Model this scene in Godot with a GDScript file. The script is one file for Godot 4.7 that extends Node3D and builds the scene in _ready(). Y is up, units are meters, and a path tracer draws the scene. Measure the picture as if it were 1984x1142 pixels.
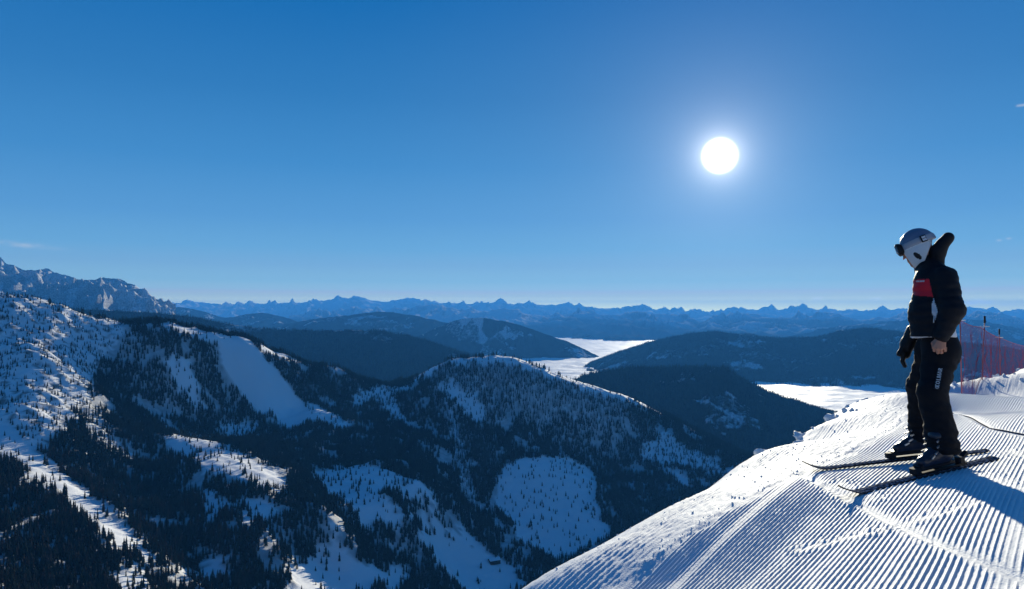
extends Node3D
# A skier on a groomed ridge above a wooded winter valley, low sun ahead. Camera at the origin, looking along -z; metres.

const FOCAL := 1443.0
const PITCH := 0.023557
const RUN_TURN := 0.663225  # heading of the corduroy, to the right of -z
const SUN_AZ := 0.27349
const SUN_EL := 0.20037

const EXPOSURE := 1.6

var names := {}
var rng := RandomNumberGenerator.new()
var noise_a := FastNoiseLite.new()
var noise_b := FastNoiseLite.new()
var noise_r := FastNoiseLite.new()
var M := {}

# ---------------------------------------------------------------- helpers

func numbered(called: String) -> String:
	if not names.has(called):
		names[called] = 0
		return called
	names[called] += 1
	return "%s_%03d" % [called, names[called]]

func tag(o: Node, label := "", category := "", group := "", kind := "") -> Node:
	if label: o.set_meta("label", label)
	if category: o.set_meta("category", category)
	if group: o.set_meta("group", group)
	if kind: o.set_meta("kind", kind)
	return o

func base(called: String, where := Vector3.ZERO, turn := 0.0) -> Node3D:
	var o := Node3D.new()
	o.name = numbered(called)
	add_child(o)
	o.position = where
	o.rotation.y = turn
	return o

func put(called: String, mesh: Mesh, mat: Material, parent: Node = null) -> MeshInstance3D:
	var o := MeshInstance3D.new()
	o.mesh = mesh
	o.material_override = mat
	if parent == null:
		o.name = numbered(called)
		add_child(o)
	else:
		o.name = called
		parent.add_child(o, true)
	return o

func array_mesh(v: PackedVector3Array, n: PackedVector3Array, idx: PackedInt32Array, col := PackedColorArray(), uv := PackedVector2Array()) -> ArrayMesh:
	var a := []
	a.resize(Mesh.ARRAY_MAX)
	a[Mesh.ARRAY_VERTEX] = v
	a[Mesh.ARRAY_NORMAL] = n
	if col.size(): a[Mesh.ARRAY_COLOR] = col
	if uv.size(): a[Mesh.ARRAY_TEX_UV] = uv
	a[Mesh.ARRAY_INDEX] = idx
	var m := ArrayMesh.new()
	m.add_surface_from_arrays(Mesh.PRIMITIVE_TRIANGLES, a)
	return m

func smooth_normals(v: PackedVector3Array, idx: PackedInt32Array) -> PackedVector3Array:
	var n := PackedVector3Array()
	n.resize(v.size())
	for i in range(0, idx.size(), 3):
		var a := idx[i]
		var b := idx[i + 1]
		var c := idx[i + 2]
		var f := (v[c] - v[a]).cross(v[b] - v[a])
		n[a] += f
		n[b] += f
		n[c] += f
	for i in n.size():
		n[i] = n[i].normalized()
	return n

func finish(st: SurfaceTool) -> ArrayMesh:
	st.generate_normals()
	return st.commit()

func tri(st: SurfaceTool, a: Vector3, b: Vector3, c: Vector3) -> void:
	st.add_vertex(a)
	st.add_vertex(b)
	st.add_vertex(c)

func quad(st: SurfaceTool, a: Vector3, b: Vector3, c: Vector3, d: Vector3) -> void:
	tri(st, a, b, c)
	tri(st, a, c, d)

func new_st(group := 0) -> SurfaceTool:
	var st := SurfaceTool.new()
	st.begin(Mesh.PRIMITIVE_TRIANGLES)
	st.set_smooth_group(group)
	return st

func add_box(st: SurfaceTool, t: Transform3D, s: Vector3, bevel := 0.0) -> void:
	# a box whose vertical edges are chamfered
	var h := s * 0.5
	var b := minf(bevel, minf(h.x, h.z) * 0.9)
	var ring := [Vector2(-h.x + b, -h.z), Vector2(h.x - b, -h.z), Vector2(h.x, -h.z + b), Vector2(h.x, h.z - b), Vector2(h.x - b, h.z), Vector2(-h.x + b, h.z), Vector2(-h.x, h.z - b), Vector2(-h.x, -h.z + b)]
	for i in 8:
		var p: Vector2 = ring[i]
		var q: Vector2 = ring[(i + 1) % 8]
		if p.distance_to(q) < 1e-6:
			continue
		quad(st, t * Vector3(p.x, -h.y, p.y), t * Vector3(p.x, h.y, p.y), t * Vector3(q.x, h.y, q.y), t * Vector3(q.x, -h.y, q.y))
	for i in range(1, 7):
		var a: Vector2 = ring[0]
		var p: Vector2 = ring[i]
		var q: Vector2 = ring[i + 1]
		tri(st, t * Vector3(a.x, h.y, a.y), t * Vector3(p.x, h.y, p.y), t * Vector3(q.x, h.y, q.y))
		tri(st, t * Vector3(a.x, -h.y, a.y), t * Vector3(q.x, -h.y, q.y), t * Vector3(p.x, -h.y, p.y))

func add_tube(st: SurfaceTool, path: PackedVector3Array, radius: float, sides := 6, end_radius := -1.0) -> void:
	var rings := []
	var up := Vector3.UP
	for i in path.size():
		var d := (path[mini(i + 1, path.size() - 1)] - path[maxi(i - 1, 0)]).normalized()
		if absf(d.dot(up)) > 0.95:
			up = Vector3.RIGHT
		var s := d.cross(up).normalized()
		var w := s.cross(d).normalized()
		var r := radius if end_radius < 0.0 else lerpf(radius, end_radius, float(i) / (path.size() - 1))
		var ring := PackedVector3Array()
		for k in sides:
			var a := TAU * k / sides
			ring.append(path[i] + (s * cos(a) + w * sin(a)) * r)
		rings.append(ring)
	for i in rings.size() - 1:
		for k in sides:
			var l := (k + 1) % sides
			quad(st, rings[i][k], rings[i][l], rings[i + 1][l], rings[i + 1][k])
	for k in range(1, sides - 1):
		tri(st, rings[0][0], rings[0][k + 1], rings[0][k])
		var e: PackedVector3Array = rings[-1]
		tri(st, e[0], e[k], e[k + 1])

# thin-plate surface through surveyed points: [xs, zs, weights, scale]
func plate(pts: PackedVector3Array, scale: float, stiff: float) -> Array:
	var n := pts.size()
	var xs := PackedFloat64Array()
	var zs := PackedFloat64Array()
	for p in pts:
		xs.append(p.x / scale)
		zs.append(p.z / scale)
	var rows := []
	for i in n + 3:
		var r := PackedFloat64Array()
		r.resize(n + 4)
		if i < n:
			for j in n:
				var q := (xs[i] - xs[j]) ** 2 + (zs[i] - zs[j]) ** 2
				r[j] = q * log(q) if q > 1e-12 else 0.0
			r[i] += stiff
			r[n] = 1.0
			r[n + 1] = xs[i]
			r[n + 2] = zs[i]
			r[n + 3] = pts[i].y
		else:
			for j in n:
				r[j] = 1.0 if i == n else (xs[j] if i == n + 1 else zs[j])
		rows.append(r)
	var size := n + 3
	for k in size:
		var best := k
		for i in range(k + 1, size):
			if absf(rows[i][k]) > absf(rows[best][k]):
				best = i
		var pivot: PackedFloat64Array = rows[best]
		rows[best] = rows[k]
		rows[k] = pivot
		for i in range(k + 1, size):
			var row: PackedFloat64Array = rows[i]
			var f := row[k] / pivot[k]
			if f != 0.0:
				for j in range(k, size + 1):
					row[j] -= f * pivot[j]
				rows[i] = row
	var w := PackedFloat64Array()
	w.resize(size)
	for k in range(size - 1, -1, -1):
		var row: PackedFloat64Array = rows[k]
		var s := row[size]
		for j in range(k + 1, size):
			s -= row[j] * w[j]
		w[k] = s / row[k]
	return [xs, zs, w, scale]

func plate_at(p: Array, x: float, z: float) -> float:
	var xs: PackedFloat64Array = p[0]
	var zs: PackedFloat64Array = p[1]
	var w: PackedFloat64Array = p[2]
	var scale: float = p[3]
	x /= scale
	z /= scale
	var n := xs.size()
	var h := w[n] + w[n + 1] * x + w[n + 2] * z
	for i in n:
		var dx := x - xs[i]
		var dz := z - zs[i]
		var q := dx * dx + dz * dz
		if q > 1e-12:
			h += w[i] * q * log(q)
	return h

# ---------------------------------------------------------------- materials

func noise_texture(size: int, freq: float, octaves: int, seed_: int, normal := false, strength := 4.0, ramp: Gradient = null) -> ImageTexture:
	var n := FastNoiseLite.new()
	n.noise_type = FastNoiseLite.TYPE_SIMPLEX_SMOOTH
	n.seed = seed_
	n.frequency = freq
	n.fractal_octaves = octaves
	var im := n.get_seamless_image(size, size)
	if normal:
		im.convert(Image.FORMAT_RGBA8)
		im.bump_map_to_normal_map(strength)
	elif ramp:
		var o := Image.create(size, size, false, Image.FORMAT_RGB8)
		for y in size:
			for x in size:
				o.set_pixel(x, y, ramp.sample(im.get_pixel(x, y).r))
		im = o
	return ImageTexture.create_from_image(im)

func two_tone(a: Color, b: Color) -> Gradient:
	var g := Gradient.new()
	g.colors = PackedColorArray([a, b])
	g.offsets = PackedFloat32Array([0.25, 0.75])
	return g

func mat(called: String, color: Color, rough := 0.8, spec := 0.5, metal := 0.0) -> StandardMaterial3D:
	var m := StandardMaterial3D.new()
	m.resource_name = called
	m.albedo_color = color.linear_to_srgb()   # colours here are real-world (linear) values
	m.roughness = rough
	m.metallic = metal
	m.metallic_specular = spec
	M[called] = m
	return m

func materials() -> void:
	var grain := noise_texture(512, 0.06, 4, 5, true, 3.0)
	var snow := mat("snow", Color(0.82, 0.85, 0.89), 0.72, 0.4)
	snow.normal_enabled = true
	snow.normal_texture = grain
	snow.normal_scale = 0.55
	snow.uv1_triplanar = true
	snow.uv1_world_triplanar = true
	snow.uv1_scale = Vector3(1.9, 1.9, 1.9)
	var far := mat("mountain_cover", Color(1, 1, 1), 1.0, 0.0)
	far.vertex_color_use_as_albedo = true
	far.albedo_texture = noise_texture(512, 0.08, 3, 61, false, 1.0, two_tone(Color(0.62, 0.62, 0.62), Color(1, 1, 1)))
	far.uv1_triplanar = true
	far.uv1_world_triplanar = true
	far.uv1_scale = Vector3(0.0013, 0.0013, 0.0013)
	var slope := mat("slope_cover", Color(1, 1, 1), 0.8, 0.3)
	slope.vertex_color_use_as_albedo = true
	slope.normal_enabled = true
	slope.normal_texture = noise_texture(512, 0.03, 5, 9, true, 5.0)
	slope.normal_scale = 0.7
	slope.uv1_triplanar = true
	slope.uv1_world_triplanar = true
	slope.uv1_scale = Vector3(0.02, 0.02, 0.02)
	var fog := mat("fog_top", Color(0.93, 0.93, 0.92), 0.62, 0.6)
	fog.normal_enabled = true
	fog.normal_texture = noise_texture(512, 0.012, 4, 21, true, 3.0)
	fog.normal_scale = 0.8
	fog.uv1_triplanar = true
	fog.uv1_world_triplanar = true
	fog.uv1_scale = Vector3(0.0007, 0.0007, 0.0012)
	var needles := mat("needles", Color(1, 1, 1), 1.0, 0.1)
	needles.vertex_color_use_as_albedo = true
	var single := mat("spruce_needles", Color(0.030, 0.042, 0.030), 0.9, 0.2)
	single.resource_name = "spruce_needles"
	mat("bark", Color(0.07, 0.05, 0.04), 0.95, 0.2)
	mat("skin", Color(0.50, 0.23, 0.15), 0.55, 0.4)
	M.skin.subsurf_scatter_enabled = true
	M.skin.subsurf_scatter_strength = 0.1
	var weave := noise_texture(256, 0.25, 2, 31, true, 3.0)
	for q in [["black_cloth", Color(0.007, 0.007, 0.011), 0.65], ["trouser_cloth", Color(0.006, 0.006, 0.009), 0.8], ["red_cloth", Color(0.62, 0.016, 0.035), 0.5], ["white_cloth", Color(0.72, 0.73, 0.76), 0.7], ["glove_leather", Color(0.012, 0.012, 0.014), 0.5]]:
		var c := mat(q[0], q[1], q[2], 0.35)
		c.normal_enabled = true
		c.normal_texture = weave
		c.normal_scale = 0.35
		c.uv1_triplanar = true
		c.uv1_scale = Vector3(9, 9, 9)
	mat("black_plastic", Color(0.014, 0.014, 0.017), 0.45, 0.35)
	mat("boot_plastic", Color(0.020, 0.020, 0.035), 0.28, 0.5)
	mat("buckle_metal", Color(0.45, 0.47, 0.50), 0.4, 0.5, 0.9)
	mat("edge_steel", Color(0.10, 0.11, 0.13), 0.6, 0.2)
	mat("helmet_top", Color(0.16, 0.19, 0.27), 0.30, 0.5)
	mat("helmet_silver", Color(0.62, 0.64, 0.66), 0.32, 0.5)
	mat("strap_grey", Color(0.36, 0.37, 0.41), 0.6, 0.4)
	mat("goggle_lens", Color(0.03, 0.03, 0.04), 0.06, 0.8)
	mat("grey_print", Color(0.50, 0.53, 0.55), 0.6, 0.4)
	var deck := mat("ski_deck", Color(0.8, 0.9, 1), 0.8, 0.0)
	deck.albedo_texture = noise_texture(256, 0.05, 4, 44, false, 1.0, two_tone(Color(0.16, 0.16, 0.19), Color(0.66, 0.67, 0.70)))
	deck.uv1_triplanar = true
	deck.uv1_scale = Vector3(3, 3, 3)
	mat("pole_red", Color(0.42, 0.10, 0.12), 0.5, 0.4)
	mat("net_red", Color(0.45, 0.06, 0.10), 0.7, 0.3)
	mat("seam_shadow_blue", Color(0.012, 0.02, 0.06), 0.9, 0.0)  # dark colour standing for the shadow in a track seam
	mat("dark_timber", Color(0.06, 0.042, 0.03), 0.9, 0.2)
	mat("roof_snow", Color(0.80, 0.82, 0.84), 0.7, 0.3)
	mat("window_glass", Color(0.02, 0.025, 0.03), 0.1, 0.5)

# ---------------------------------------------------------------- surveyed ground

func valley_points() -> PackedVector3Array:
	return PackedVector3Array([
		Vector3(-1187.7, 46.8, -1500), Vector3(-1058.9, 33.1, -1540), Vector3(-982.8, 16.5, -1590), Vector3(-898.3, -19.8, -1680), Vector3(-814.3, -37.6, -1750), Vector3(-724.7, -57, -1830),
		Vector3(-653.2, -74.2, -1880), Vector3(-582.8, -117.3, -1950), Vector3(-480.1, -155.8, -2030), Vector3(-329.9, -206.5, -2150), Vector3(-281.8, -191.4, -2180), Vector3(-216.1, -155.2, -2200),
		Vector3(-141.3, -141.2, -2220), Vector3(-49.4, -135.7, -2230), Vector3(27.9, -147.2, -2240), Vector3(90.1, -169.2, -2245), Vector3(136.9, -192.8, -2250), Vector3(215.6, -217.1, -2260),
		Vector3(294.9, -243.1, -2270), Vector3(379.4, -270, -2260), Vector3(-165, -145.8, -2130), Vector3(-47.4, -139.1, -2140), Vector3(41.6, -154.6, -2150), Vector3(94.1, -174.7, -2160),
		Vector3(147, -195, -2170), Vector3(238, -228.9, -2180), Vector3(329.8, -257.1, -2190), Vector3(-702.8, -61.4, -1775), Vector3(-646.7, -78.3, -1825), Vector3(-762.9, -42.1, -1690),
		Vector3(508.6, -346, -2180), Vector3(633.3, -402.8, -2050), Vector3(717.2, -464.5, -1900), Vector3(-940.4, -71.1, -1370), Vector3(-857.8, -81.7, -1390), Vector3(-822.2, -153.3, -1200),
		Vector3(-751.6, -164.3, -1220), Vector3(-832.5, -120.8, -1520), Vector3(-727.2, -197.4, -1330), Vector3(-946.4, -161.6, -1200), Vector3(-759.8, -187.6, -1110), Vector3(-606.9, -233.1, -1010),
		Vector3(-453, -284.6, -900), Vector3(-401.7, -301.8, -870), Vector3(-725.2, -204.6, -1060), Vector3(-571.2, -243.3, -930), Vector3(-594.1, -236.5, -870), Vector3(-427.9, -272.8, -740),
		Vector3(-476.9, -258.1, -700), Vector3(-668.2, -231.1, -850), Vector3(-351.4, -302, -740), Vector3(-451.1, -277.5, -850), Vector3(-638.8, -245.9, -1170), Vector3(-615.5, -262.3, -1290),
		Vector3(-533.7, -289.1, -1120), Vector3(-425.2, -309.1, -1010), Vector3(-377.3, -339.6, -960), Vector3(-723.6, -129.6, -1630), Vector3(-649.9, -185.8, -1735), Vector3(-587.3, -167.9, -1800),
		Vector3(-537, -242.3, -1800), Vector3(-731.2, -206, -1530), Vector3(-658, -238.9, -1610), Vector3(-572.4, -273.8, -1620), Vector3(-484.6, -234.8, -1790), Vector3(-374.7, -267.8, -1740),
		Vector3(-430.2, -252.9, -1770), Vector3(-399.5, -225.7, -1980), Vector3(-327, -225.5, -2040), Vector3(-476.8, -209.9, -1960), Vector3(-282.5, -273.1, -1930), Vector3(-302.6, -294.1, -1740),
		Vector3(-611.8, -235.5, -1360), Vector3(-531.2, -246.6, -1370), Vector3(-451.2, -268.6, -1330), Vector3(-361.7, -297, -1250), Vector3(-514.7, -252.1, -1240), Vector3(-426.9, -270.9, -1210),
		Vector3(-265, -327.2, -1160), Vector3(-345, -303.4, -1160), Vector3(-488.4, -274.1, -1500), Vector3(-411, -288.2, -1520), Vector3(-374.4, -306.9, -1460), Vector3(-291.9, -307.8, -1450),
		Vector3(-201.8, -327.7, -1450), Vector3(-155.7, -357, -1440), Vector3(-301.9, -322.7, -1320), Vector3(-223.8, -350.7, -1290), Vector3(-175.8, -370.6, -1330), Vector3(-222.2, -330.3, -1390),
		Vector3(-330.3, -299.7, -1640), Vector3(-222.5, -318.6, -1680), Vector3(-150.7, -391.4, -1440), Vector3(-145.5, -369.2, -1600), Vector3(-141.4, -321.9, -1830), Vector3(-154, -240.5, -1990),
		Vector3(-45.6, -220.6, -2060), Vector3(-43.5, -292.3, -1970), Vector3(-64.9, -368.1, -1810), Vector3(-70, -434.6, -1640), Vector3(98.2, -223.8, -2090), Vector3(95.8, -302.7, -2040),
		Vector3(90, -364.1, -1920), Vector3(230.2, -284.1, -2110), Vector3(224.6, -362.3, -2060), Vector3(206.9, -425.4, -1900), Vector3(-8.7, -374.3, -1810), Vector3(88.2, -373.3, -1880),
		Vector3(199.3, -416.7, -1890), Vector3(207, -482.5, -1690), Vector3(96.2, -499.6, -1590), Vector3(9, -457, -1640), Vector3(99.5, -437.3, -1740), Vector3(361.1, -356.6, -2110),
		Vector3(429, -410.8, -2020), Vector3(335.9, -449.1, -1890), Vector3(481.1, -436.6, -1950), Vector3(379.5, -486.6, -1790), Vector3(519.8, -477.6, -1850), Vector3(-146.4, -428.4, -1400),
		Vector3(-91.7, -453.6, -1450), Vector3(-32.1, -491.6, -1460), Vector3(17.9, -512.9, -1450), Vector3(-58.3, -505.1, -1370), Vector3(56.6, -523.6, -1420), Vector3(-186.6, -400.4, -1280),
		Vector3(-239, -372.3, -1190), Vector3(-271, -369.5, -1120), Vector3(-268.3, -378.6, -1050), Vector3(-218.6, -400.4, -1090), Vector3(-155.6, -435.1, -1180), Vector3(-323.9, -333.5, -1090),
		Vector3(-355.4, -307, -1050), Vector3(-344.8, -333.3, -980), Vector3(-1039.4, -40, -1720), Vector3(-957.6, -70, -1790), Vector3(-861.5, -85, -1850), Vector3(-761.1, -105, -1920),
		Vector3(-688.8, -125, -1980), Vector3(-616.7, -170, -2060), Vector3(-492.4, -210, -2140), Vector3(-148.6, -165, -2330), Vector3(13, -170, -2340), Vector3(175.1, -230, -2340),
		Vector3(-1543.2, -60, -1950), Vector3(-1340.5, -90, -1950), Vector3(-1096.7, -190, -2050), Vector3(-951.4, -260, -2400), Vector3(-692.7, -330, -2550), Vector3(-382, -330, -2600),
		Vector3(-175.3, -330, -2750), Vector3(15.5, -340, -2800), Vector3(301.1, -390, -2750), Vector3(565.6, -470, -2650), Vector3(777.6, -540, -2450), Vector3(927, -560, -2200),
		Vector3(-1581.2, -260, -2300), Vector3(-1294.8, -400, -2700), Vector3(-627.3, -480, -3100), Vector3(17.7, -500, -3200), Vector3(661.7, -540, -3100), Vector3(-288.7, -240, -420),
		Vector3(-221.6, -380, -650), Vector3(-54.2, -470, -850), Vector3(158.6, -520, -1100), Vector3(492.9, -520, -1400), Vector3(-447.7, -150, -500), Vector3(2.8, -330, -500),
		Vector3(246.4, -330, -700),
	])

func ridge_points() -> PackedVector3Array:
	return PackedVector3Array([
		Vector3(3.008, -1.154, -5.4), Vector3(1.976, -1.069, -2.9), Vector3(1.256, -1.327, -3.6), Vector3(0.711, -1.604, -4.35), Vector3(0.026, -1.77, -4.8), Vector3(1.336, -1.626, -6.3),
		Vector3(2.471, -1.588, -8), Vector3(5.459, -1.684, -12.2), Vector3(3.802, -1.593, -9.7), Vector3(4.655, -1.655, -11), Vector3(8.064, -1.82, -15.5), Vector3(3.42, -1.017, -5),
		Vector3(5.686, -1.117, -8.3), Vector3(8.535, -1.697, -14.2), Vector3(10.039, -1.78, -16), Vector3(12.735, -2.034, -19.5), Vector3(14.057, -1.983, -20.5), Vector3(5.643, -1.224, -9),
		Vector3(7.401, -1.459, -11.8), Vector3(5.537, -1.285, -9.4), Vector3(7.676, -1.315, -11.2), Vector3(1.988, -1.291, -4.75), Vector3(3.272, -1.27, -6.7), Vector3(1.64, -1.161, -3.15),
		Vector3(3.608, -1.513, -8.6), Vector3(-0.395, -3.1, -6.2), Vector3(1.107, -3.6, -8.5), Vector3(3.339, -3.7, -11), Vector3(7.41, -4.4, -16.5), Vector3(11.48, -5.2, -22),
		Vector3(-1.012, -3.3, -5), Vector3(-1.641, -3.6, -4), Vector3(14.27, -4.2, -24), Vector3(20.624, -4.2, -30), Vector3(22.653, -7, -36), Vector3(2.927, -0.75, -3),
		Vector3(9.757, -0.9, -10), Vector3(22.661, -1.5, -25), Vector3(44.574, -3, -40), Vector3(0, -1.3, -1.2), Vector3(-0.615, -1.9, -1.5), Vector3(2.5, -1, 1),
	])

func openings() -> Array:
	# how densely trees stand, and the outline on the ground (x, z)
	return [
		[0.6, "larch top", [-287, -2160, -214, -2176, -108, -2172, 27, -2188, 162, -2172, 385, -2248, 307, -2140, 244, -2104, 201, -2112, 82, -2044, -3, -2048, -57, -1964, -112, -1972, -170, -2016, -216, -2060]],
		[0.1, "rocky slope", [-1117, -1532, -1062, -1544, -987, -1596, -894, -1672, -835, -1636, -847, -1576, -836, -1508, -785, -1408, -752, -1308, -726, -1200, -694, -1128, -733, -1140, -789, -1152, -863, -1188]],
		[0.38, "gully", [-169, -1972, -138, -1960, -118, -1852, -92, -1732, -71, -1652, -87, -1580, -113, -1692, -138, -1792]],
		[0, "ski run", [-695, -1772, -675, -1816, -646, -1848, -628, -1844, -601, -1840, -553, -1852, -514, -1840, -478, -1780, -478, -1724, -503, -1708, -539, -1748, -558, -1768, -587, -1744, -621, -1756, -655, -1764, -680, -1764]],
		[0.05, "bench below run", [-506, -1848, -444, -1828, -372, -1748, -387, -1716, -437, -1748, -477, -1764]],
		[0.12, "cart track", [-422, -1960, -362, -2076, -277, -2112, -282, -2072, -327, -2040, -301, -1980, -267, -1916, -301, -1920, -345, -1984, -406, -1944]],
		[0.02, "strip", [-838, -1176, -795, -1160, -728, -1132, -652, -1084, -550, -1008, -475, -944, -431, -912, -409, -900, -415, -872, -451, -884, -506, -928, -600, -988, -701, -1068, -739, -1080, -783, -1100]],
		[0.06, "spur bench", [-621, -1360, -654, -1548, -541, -1396, -475, -1344, -405, -1300, -361, -1256, -361, -1212, -408, -1228, -455, -1240, -479, -1216, -544, -1268]],
		[0.07, "lower bench", [-379, -1404, -350, -1484, -281, -1500, -204, -1464, -154, -1472, -187, -1412, -224, -1384, -229, -1348, -202, -1324, -174, -1388, -169, -1384, -200, -1308, -240, -1280, -224, -1264, -252, -1256, -306, -1300]],
		[0.05, "felled square", [-20, -1800, 20, -1848, 89, -1892, 150, -1960, 210, -1976, 217, -1920, 202, -1780, 209, -1708, 227, -1684, 185, -1640, 133, -1596, 95, -1568, 59, -1564, 20, -1588, -1, -1652, -37, -1696, -30, -1756]],
		[0.01, "meadow", [-162, -1328, -141, -1440, -112, -1456, -95, -1496, -75, -1480, -32, -1476, 8, -1488, 26, -1456, 12, -1396, -82, -1300, -102, -1324, -129, -1320, -147, -1324]],
		[0.03, "low meadow", [-305, -1040, -285, -1116, -260, -1124, -227, -1132, -164, -1244, -162, -1168, -207, -1108, -212, -1056, -274, -968]],
		[0.04, "narrow track", [-160, -1476, -148, -1508, -144, -1452, -155, -1404, -148, -1312, -159, -1308, -162, -1388, -153, -1440]],
		[0.1, "open strip", [-203, -2064, -144, -2044, -86, -2016, -64, -1976, -91, -1960, -134, -1996, -177, -2020]],
		[0.02, "crest cap", [-294, -2212, -214, -2176, -138, -2172, -48, -2180, 27, -2188, 134, -2196, 212, -2224, 289, -2224, 385, -2248, 362, -2204, 284, -2184, 199, -2168, 131, -2152, 27, -2148, -47, -2140, -136, -2132, -209, -2132, -249, -2096]],
		[0.22, "shoulder patch", [345, -2060, 449, -2148, 487, -2088, 527, -2048, 576, -2000, 536, -1980, 471, -2020, 390, -2032]],
		[0.05, "shoulder patch", [400, -2016, 424, -1996, 474, -1948, 444, -1936, 408, -1984]],
		[0.04, "glade", [-411, -1148, -389, -1160, -365, -1148, -347, -1136, -351, -1104, -374, -1104, -370, -1060]],
		[0.12, "glade", [-488, -1172, -444, -1148, -419, -1112, -424, -1076, -460, -1120]],
		[0.1, "glade", [-398, -924, -400, -984, -396, -1008, -375, -996, -369, -964, -372, -916]],
		[0.15, "glade", [-412, -788, -432, -848, -407, -856, -388, -828, -387, -780, -397, -764]],
		[0.25, "glade", [-644, -1644, -579, -1704, -544, -1636, -575, -1596, -625, -1612]],
		[0.15, "glade", [-294, -1092, -275, -1136, -277, -1160, -262, -1164, -260, -1140, -271, -1120]],
		[0.15, "glade", [-749, -1636, -706, -1656, -671, -1640, -679, -1620, -719, -1620]],
		[0.3, "glade", [-761, -1340, -728, -1332, -681, -1296, -661, -1336, -656, -1308, -675, -1260, -717, -1280]],
		[0.02, "road cut", [-639, -1876, -622, -1904, -544, -2008, -417, -2068, -417, -2068, -544, -2008, -611, -1872]],
		[0.05, "crest meadow", [-809, -1688, -711, -1796, -649, -1868, -643, -1832, -702, -1772, -772, -1684]],
	]

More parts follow.
